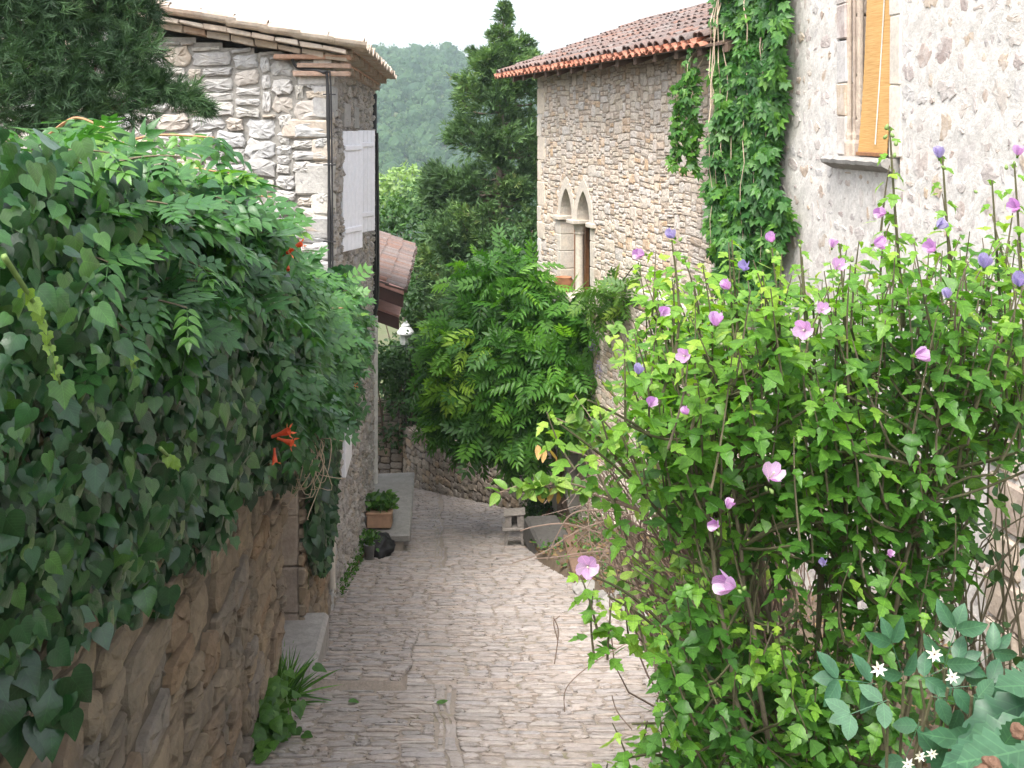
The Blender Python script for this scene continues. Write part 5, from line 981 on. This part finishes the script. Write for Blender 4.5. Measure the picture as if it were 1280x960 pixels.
for x0, y0, x1, y1 in ((800, 560, 735, 500), (790, 640, 700, 530), (780, 760, 722, 712), (800, 800, 760, 745), (900, 760, 960, 790), (860, 900, 790, 905), (800, 930, 775, 950)):    # branches reaching over the lane
    A_, B_ = W(x0 + 60, y0 + 30, 3.4), W(x1, y1, 3.1); tube(st_, smooth_path([A_, (A_ + B_) / 2 + Zu * .03, B_], 8), np.linspace(.006, .003, 8), 5)
    for q in (.55, .8, 1.): hshoot(A_ + (B_ - A_) * q + rng.normal(0, .02, 3), .2, 9, .075, .5, out=(B_ - A_) + [0, 0, .1])
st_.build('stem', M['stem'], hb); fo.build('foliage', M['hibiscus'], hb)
def flower_mesh(kind):
    a = Acc(); g = rng
    if kind == 'open': op, L, n = .75, 1., 5
    elif kind == 'half': op, L, n = .38, 1., 5
    else: op, L, n = .1, 1.1, 5
    PT = leaf([(.12, .1), (.3, .4), (.36, .7), (.22, .95)], .18, -.12 if kind != 'shut' else .1, .12)
    th = np.arange(n) * 2 * math.pi / n + g.uniform(0, 1); r = np.stack([np.cos(th), np.sin(th), 0 * th], -1); d = unit(r * op + Zu); x = np.cross(d, r)
    scatter(a, PT, r * .04, unit(d + r * .1 + np.cross(Zu, r) * .18), -r * 1. + Zu * .6, L * (1 if kind != 'shut' else .9), g.random(n))
    for i in range(6): t = i * math.pi / 3; scatter(a, LANCE, np.array([[math.cos(t) * .05, math.sin(t) * .05, -.12]]), np.array([[math.cos(t) * .45, math.sin(t) * .45, 1]]), np.array([[-math.cos(t), -math.sin(t), .4]]), .38, .7, mat=1)
    lathe(a, (0, 0, 0), [(0, -.22), (.09, -.2), (.11, -.08), (.06, .02)], 8, mat=1, rnd=.5)
    if kind == 'open': lathe(a, (0, 0, 0), [(.03, 0), (.03, .5), (.06, .55), (.05, .7), (0, .74)], 7, mat=2)
    return a
def fl(kind, m_): o = flower_mesh(kind).build('flower', [M[m_], M['hibiscus'], M['petal_white']]); o.parent = hb; return o
PRO = {('open', 'petal'): None, ('half', 'petal'): None, ('shut', 'petal'): None, ('shut', 'petal_blue'): None, ('half', 'petal_blue'): None}
def place_flower(kind, m_, x, y, Y, size, d):
    if PRO[kind, m_] is None: o = PRO[kind, m_] = fl(kind, m_)
    else: o = PRO[kind, m_].copy(); C.objects.link(o); o.parent = hb
    o.location = Vector(W(x, y, Y)) - hb.location; o.scale = (size * .7,) * 3; o.rotation_mode = 'QUATERNION'; o.rotation_quaternion = Vector(d).to_track_quat('Z', 'Y')
for kd, m_, x, y, s_, d in [('half', 'petal', 1108, 266, .05, (-1, -.2, .15)), ('half', 'petal', 1092, 306, .055, (.6, -.6, .3)), ('half', 'petal', 1168, 314, .06, (-.6, -.4, .5)), ('half', 'petal_blue', 1230, 335, .06, (-.1, -.4, 1)), ('open', 'petal', 1046, 335, .05, (.1, -.8, .5)), ('half', 'petal', 1052, 303, .04, (.3, -.5, .6)), ('half', 'petal', 894, 408, .06, (.05, -.3, 1)), ('half', 'petal_blue', 884, 402, .05, (-.8, -.3, .4)), ('open', 'petal', 857, 445, .05, (-.4, -.8, .2)), ('half', 'petal', 826, 392, .05, (.3, -.8, .3)), ('open', 'petal', 1027, 388, .045, (0, -.9, .4)), ('open', 'petal', 1006, 413, .065, (-.4, -.9, .2)), ('half', 'petal', 1142, 445, .065, (.9, -.3, .3)), ('half', 'petal', 1132, 450, .05, (-.9, -.3, -.1)), ('open', 'petal', 962, 598, .075, (.2, -.7, .7)), ('open', 'petal', 735, 708, .075, (-.1, -.9, .3)), ('half', 'petal', 920, 733, .095, (-.9, -.3, .35)), ('half', 'petal', 898, 655, .055, (-.6, -.6, .2)), ('half', 'petal', 812, 507, .05, (.2, -.7, .5)), ('half', 'petal_blue', 1274, 358, .065, (-.2, -.5, .8)), ('half', 'petal', 1272, 262, .06, (-.6, -.5, .4)), ('half', 'petal_blue', 843, 297, .045, (-.5, -.3, .5)), ('half', 'petal', 806, 318, .05, (-.9, -.3, .2)), ('shut', 'petal_blue', 1174, 198, .05, (-.2, -.3, 1)), ('shut', 'petal_blue', 1170, 285, .05, (.6, -.3, .5)), ('half', 'petal', 1174, 332, .045, (.7, -.4, .4)), ('shut', 'petal_blue', 1035, 288, .05, (-.8, -.2, .3)), ('shut', 'petal', 1040, 310, .04, (.2, -.2, 1)), ('half', 'petal', 965, 303, .045, (-.3, -.4, .8)), ('shut', 'petal', 985, 308, .045, (.8, -.2, .3)), ('half', 'petal_blue', 932, 338, .05, (-.3, -.5, .6)), ('shut', 'petal', 912, 362, .05, (-.5, -.2, .7)), ('shut', 'petal_blue', 918, 374, .045, (.3, -.5, -.6)), ('shut', 'petal', 1090, 360, .045, (.1, -.2, 1)), ('shut', 'petal_blue', 1064, 345, .045, (.5, -.3, .5)), ('shut', 'petal', 860, 518, .04, (-.4, -.2, .6)), ('half', 'petal_blue', 1030, 705, .04, (-.3, -.6, .5)), ('shut', 'petal', 1110, 694, .035, (.2, -.6, .5)), ('shut', 'petal', 910, 636, .045, (.2, -.3, 1)), ('half', 'petal', 1272, 195, .045, (.1, -.3, 1)), ('half', 'petal_blue', 798, 468, .045, (0, -.3, 1)), ('shut', 'petal_blue', 1185, 373, .045, (-.3, -.3, 1)), ('half', 'petal_blue', 1270, 452, .05, (.3, -.5, .4))]:
    if (x, y) in ((1052, 303), (884, 402), (1132, 450), (1174, 332), (985, 308), (918, 374), (1090, 360), (1064, 345), (1270, 452), (1035, 288)): continue
    place_flower(kd, m_, x, y, 2.86 + .1 * rng.random(), s_, d)
bp_ = None
for x, y in [(1108, 160), (1116, 170), (1106, 172), (1120, 180), (1180, 210), (1258, 210), (1268, 205), (960, 315), (972, 318), (1000, 308), (1065, 325), (1220, 240), (1010, 425), (1100, 400), (965, 615), (958, 612), (925, 740), (930, 736), (880, 365), (1118, 195), (1175, 235), (1046, 345), (850, 300), (898, 668)]:
    if bp_ is None: a = Acc(); lathe(a, (0, 0, 0), [(0, -.5), (.35, -.35), (.5, .1), (.35, .6), (.1, .95), (0, 1)], 8); bp_ = o = a.build('bud', M['bud'], smooth=True)
    else: o = bp_.copy(); C.objects.link(o)
    o.parent = hb; o.location = Vector(W(x, y, 3.05)) - hb.location; o.scale = (rng.uniform(.009, .014),) * 3; o.rotation_euler = (rng.normal(0, .5), rng.normal(0, .5), 0)

# oval leaved shrub and bare twigs left of the hibiscus
os_ = empty('oval_leaved_shrub', (1.35, 5.2, bedz(1.35, 5.2)), 'pale leaved twiggy shrub left of the hibiscus, one branch reaching over the lane', 'shrub'); a, fo = Acc(), Acc(); b0 = np.array(os_.location)
def twigline(P, r0, n, sz, rr=(.3, .95)):
    P = smooth_path(P, 16); tube(a, P, np.linspace(r0, .002, 16), 5, rnd=rng.random()); q = rng.uniform(.3, 1, n); i = np.clip((q * 15).astype(int), 0, 14); pp = P[i] + (P[i + 1] - P[i]) * (q * 15 - i)[:, None]; d = unit(rng.normal(0, .7, (n, 3)) + [-.2, -.2, .25]); scatter(fo, OVAL, pp, d, unit(np.array([0, -.5, 1.]) + rng.normal(0, .35, (n, 3))), sz * rng.uniform(.6, 1.15, n), rng.uniform(*rr, n))
for s in range(120):
    t = W(rng.uniform(748, 890), rng.uniform(400, 720), rng.uniform(4.4, 5.4)); m_ = b0 * .45 + t * .55 + np.array([.05, 0, .12]) + rng.normal(0, .06, 3); twigline([b0 + rng.normal(0, .1, 3) * [1, 1, 0], m_, t], .008, 15, .065)
for tip, mid in (((618, 618), (690, 604)), ((665, 612), (720, 606)), ((690, 520), (760, 560)), ((715, 498), (760, 560)), ((740, 510), (790, 570)), ((645, 610), (720, 612))): twigline([W(830, 650, 4.6), W(*mid, 4.4), W(*tip, 4.3)], .006, 24, .07)
a.build('stem', M['twig'], os_); fo.build('foliage', M['small_leaf'], os_)
P = np.array([W(x, y, 4.4) for x, y in ((672, 556), (680, 560), (688, 562), (696, 570), (706, 573), (675, 612), (690, 610), (700, 612))]); 
for p in P: dl = Acc(); scatter(dl, OVAL, p[None], unit(np.array([0, -.1, -1.]) + rng.normal(0, .2, (1, 3))), sph(1), .06, rng.random(1)); dl.build('dead_leaf', M['dry_leaf'], os_)
bt = empty('bare_twig_shrub', (1.3, 6.2, bedz(1.3, 6.2)), 'tangle of bare brown twigs behind the hibiscus, arching over the lane edge', 'shrub'); a = Acc(); b0 = np.array(bt.location)
for s in range(210):
    t = W(rng.uniform(740, 1000), rng.uniform(560, 720), rng.uniform(5.2, 6.6)); P = smooth_path([b0 + rng.normal(0, .15, 3) * [1, 1, .2], b0 * .4 + t * .6 + rng.normal(0, .15, 3), t, t + rng.normal(0, .12, 3) + [-.08, 0, -.05]], 14); tube(a, P, np.linspace(.006, .0016, 14), 4, rnd=rng.random())
for pts in ([(780, 640), (720, 640), (696, 670), (684, 700)], [(800, 640), (730, 660), (680, 690), (640, 704)], [(780, 690), (740, 690), (690, 697), (668, 698)], [(760, 670), (710, 655), (670, 658), (650, 664)], [(790, 610), (740, 600), (700, 610), (680, 630)]): tube(a, smooth_path([W(x, y, 5.4) for x, y in pts], 20), np.linspace(.005, .0025, 20), 5)
for pts in ([(692, 772), (698, 790), (693, 830)], [(700, 770), (697, 772), (692, 778), (697, 800)], [(790, 800), (740, 830), (708, 860), (706, 890)], [(765, 870), (772, 890), (790, 912)]): tube(a, smooth_path([W(x, y, 4.2) for x, y in pts], 16), .0022, 4)
a.build('twig', M['twig'], bt)
for s, (x, y, Y) in enumerate([(1240, 640, 4.6), (1215, 760, 4.4)]):
    p = W(x, y, Y); e = empty('woody_shrub', (p[0], Y, bedz(p[0], Y)), ['dark thin woody shrub in front of the brown corner stones at the right edge', 'low bare woody stems right of the hibiscus foot'][s], 'shrub'); a, fo = Acc(), Acc()
    for q in range(26):
        t = p + rng.normal(0, 1, 3) * [.22, .2, .3]; P = smooth_path([(p[0] + rng.normal(0, .05), Y, bedz(p[0], Y) - .05), p * .7 + t * .3 - Zu * .75 + rng.normal(0, .09, 3), p * .4 + t * .6 - Zu * .3 + rng.normal(0, .09, 3), t], 12); tube(a, P, np.linspace(.008, .002, 12), 5, rnd=rng.random()); n = 5 if s == 0 else 2; scatter(fo, OVAL, P[-n:] + rng.normal(0, .02, (n, 3)), sph(n), unit(sph(n) + [0, -.3, 1]), rng.uniform(.04, .08, n), rng.uniform(0, .5, n))
    a.build('stem', M['stem'], e); fo.build('foliage', M['bush'], e)

# bottom right: big lobed leaves, rose leaved climber with star seed heads
bl_ = empty('large_leaved_plant', (1.05, 2.05, bedz(1.05, 2.05)), 'plant with large blue green lobed leaves at the lower right corner', 'plant'); a, fo = Acc(), Acc()
BIG = leaf([(.1, .04), (.2, .12), (.17, .18), (.27, .27), (.22, .34), (.30, .43), (.22, .5), (.25, .6), (.16, .67), (.17, .77), (.08, .88)], .14, .4, .18); b0 = np.array(bl_.location)
for x, y, Y, dx, dz, L in [(1285, 880, 2.2, -.9, .0, .22), (1300, 915, 2.1, -1, -.1, .26), (1290, 935, 2.0, -1., -.05, .24), (1280, 975, 1.95, -1, .1, .22), (1250, 1005, 1.9, -.7, .2, .2), (1320, 860, 2.2, -.6, .2, .24), (1230, 1020, 1.9, -.4, .4, .18), (1340, 1030, 2., -.6, .4, .26), (1260, 950, 2.15, -.9, -.25, .2), (1240, 925, 2.2, -.7, .05, .16), (1345, 890, 2.25, -.7, .35, .24), (1275, 1010, 1.85, -.9, .2, .2)]:
    p = W(x, y, Y); tube(a, smooth_path([b0 + rng.normal(0, .04, 3) * [1, 1, 0], (b0 + p) / 2 + [.05, 0, .05], p], 9), .006, 5); scatter(fo, BIG, p[None], unit(np.array([[dx, -.25, dz]])), unit(np.array([[.1, -.75, .8]]) + rng.normal(0, .35, (1, 3))), L * .72, rng.random(1))
    for q in range(3): p2 = p + rng.normal(0, .07, 3) * [1, .6, .8] + [.04, 0, -.03]; scatter(fo, BIG, p2[None], unit(np.array([[dx + rng.normal(0, .5), -.3, dz + rng.normal(0, .35)]])), unit(np.array([[.1, -.75, .8]]) + rng.normal(0, .4, (1, 3))), L * rng.uniform(.35, .62), rng.random(1))
a.build('stem', M['stem'], bl_); fo.build('foliage', M['blue_leaf'], bl_)
for x, y in ((1240, 955), (1228, 965), (1276, 915)): a = Acc(); rock(a, W(x, y, 1.85), (.014, .014, .011), 2, .35, x); a.build('seed_head', M['seed'], bl_)
cl = empty('star_flowered_climber', (.95, 2.5, bedz(.95, 2.5)), 'oval leaved climber with white star seed heads in front of the hibiscus foot', 'climbing plant'); a, fo = Acc(), Acc(); b0 = np.array(cl.location)
for x, y, dx, dz in [(1095, 855, -.6, .2), (1110, 875, -.9, -.2), (1150, 850, .5, .4), (1165, 870, .8, -.1), (1185, 860, .9, .2), (1195, 880, .4, -.5), (1200, 845, .6, .5), (1130, 850, -.2, .6), (1150, 900, -.3, -.5), (1215, 870, .9, -.3), (1180, 835, .1, .8)]:
    p = W(x, y, 2.3 + rng.normal(0, .05)); tube(a, smooth_path([b0, (b0 + p) / 2 + rng.normal(0, .05, 3), p], 9), .0035, 5); scatter(fo, ROSE, p[None], unit(np.array([[dx, -.2, dz]])), unit(np.array([[.0, -.75, .7]]) + rng.normal(0, .2, (1, 3))), .10, rng.random(1) * .6 + .2)
a.build('stem', M['stem'], cl); fo.build('foliage', M['blue_leaf'], cl)
for x, y, s_ in ((1098, 836, .018), (1168, 818, .018), (1190, 846, .016), (1150, 945, .014), (1135, 955, .014), (1165, 942, .013)):
    a = Acc(); p = W(x, y, 2.2); n = 7; th = np.arange(n) * 2 * math.pi / n; r = np.stack([np.cos(th), 0 * th - .25, np.sin(th)], -1); scatter(a, LANCE, np.broadcast_to(p, (n, 3)), unit(r), np.broadcast_to([0, -1., .2], (n, 3)), s_, rng.random(n)); rock(a, p, (s_ * .14,) * 3, 1, .2, 3, mat=1); a.build('seed_head', [M['petal_white'], M['seed']], cl)

# ------------------------------------------------------------------ haze
a = Acc(); lo = float(terr(np.array([[-700., 700., 0, 0]]), np.array([[760., 760., 230, 760]])).min()) - 1; box(a, (-0, 350, (lo - 1 + 66) / 2), (702, 412, (66 - lo + 1) / 2)); hz_ = a.build('haze', [])
m = bpy.data.materials.new('haze_air'); m.use_nodes = True; n = m.node_tree.nodes; n.remove(n['Principled BSDF']); v = n.new('ShaderNodeVolumePrincipled'); v.inputs['Density'].default_value = .00048; v.inputs['Color'].default_value = (.76, .91, 1, 1); v.inputs['Anisotropy'].default_value = .2
m.node_tree.links.new(v.outputs[0], n['Material Output'].inputs['Volume']); hz_.data.materials.append(m); struct(hz_, 'stuff')
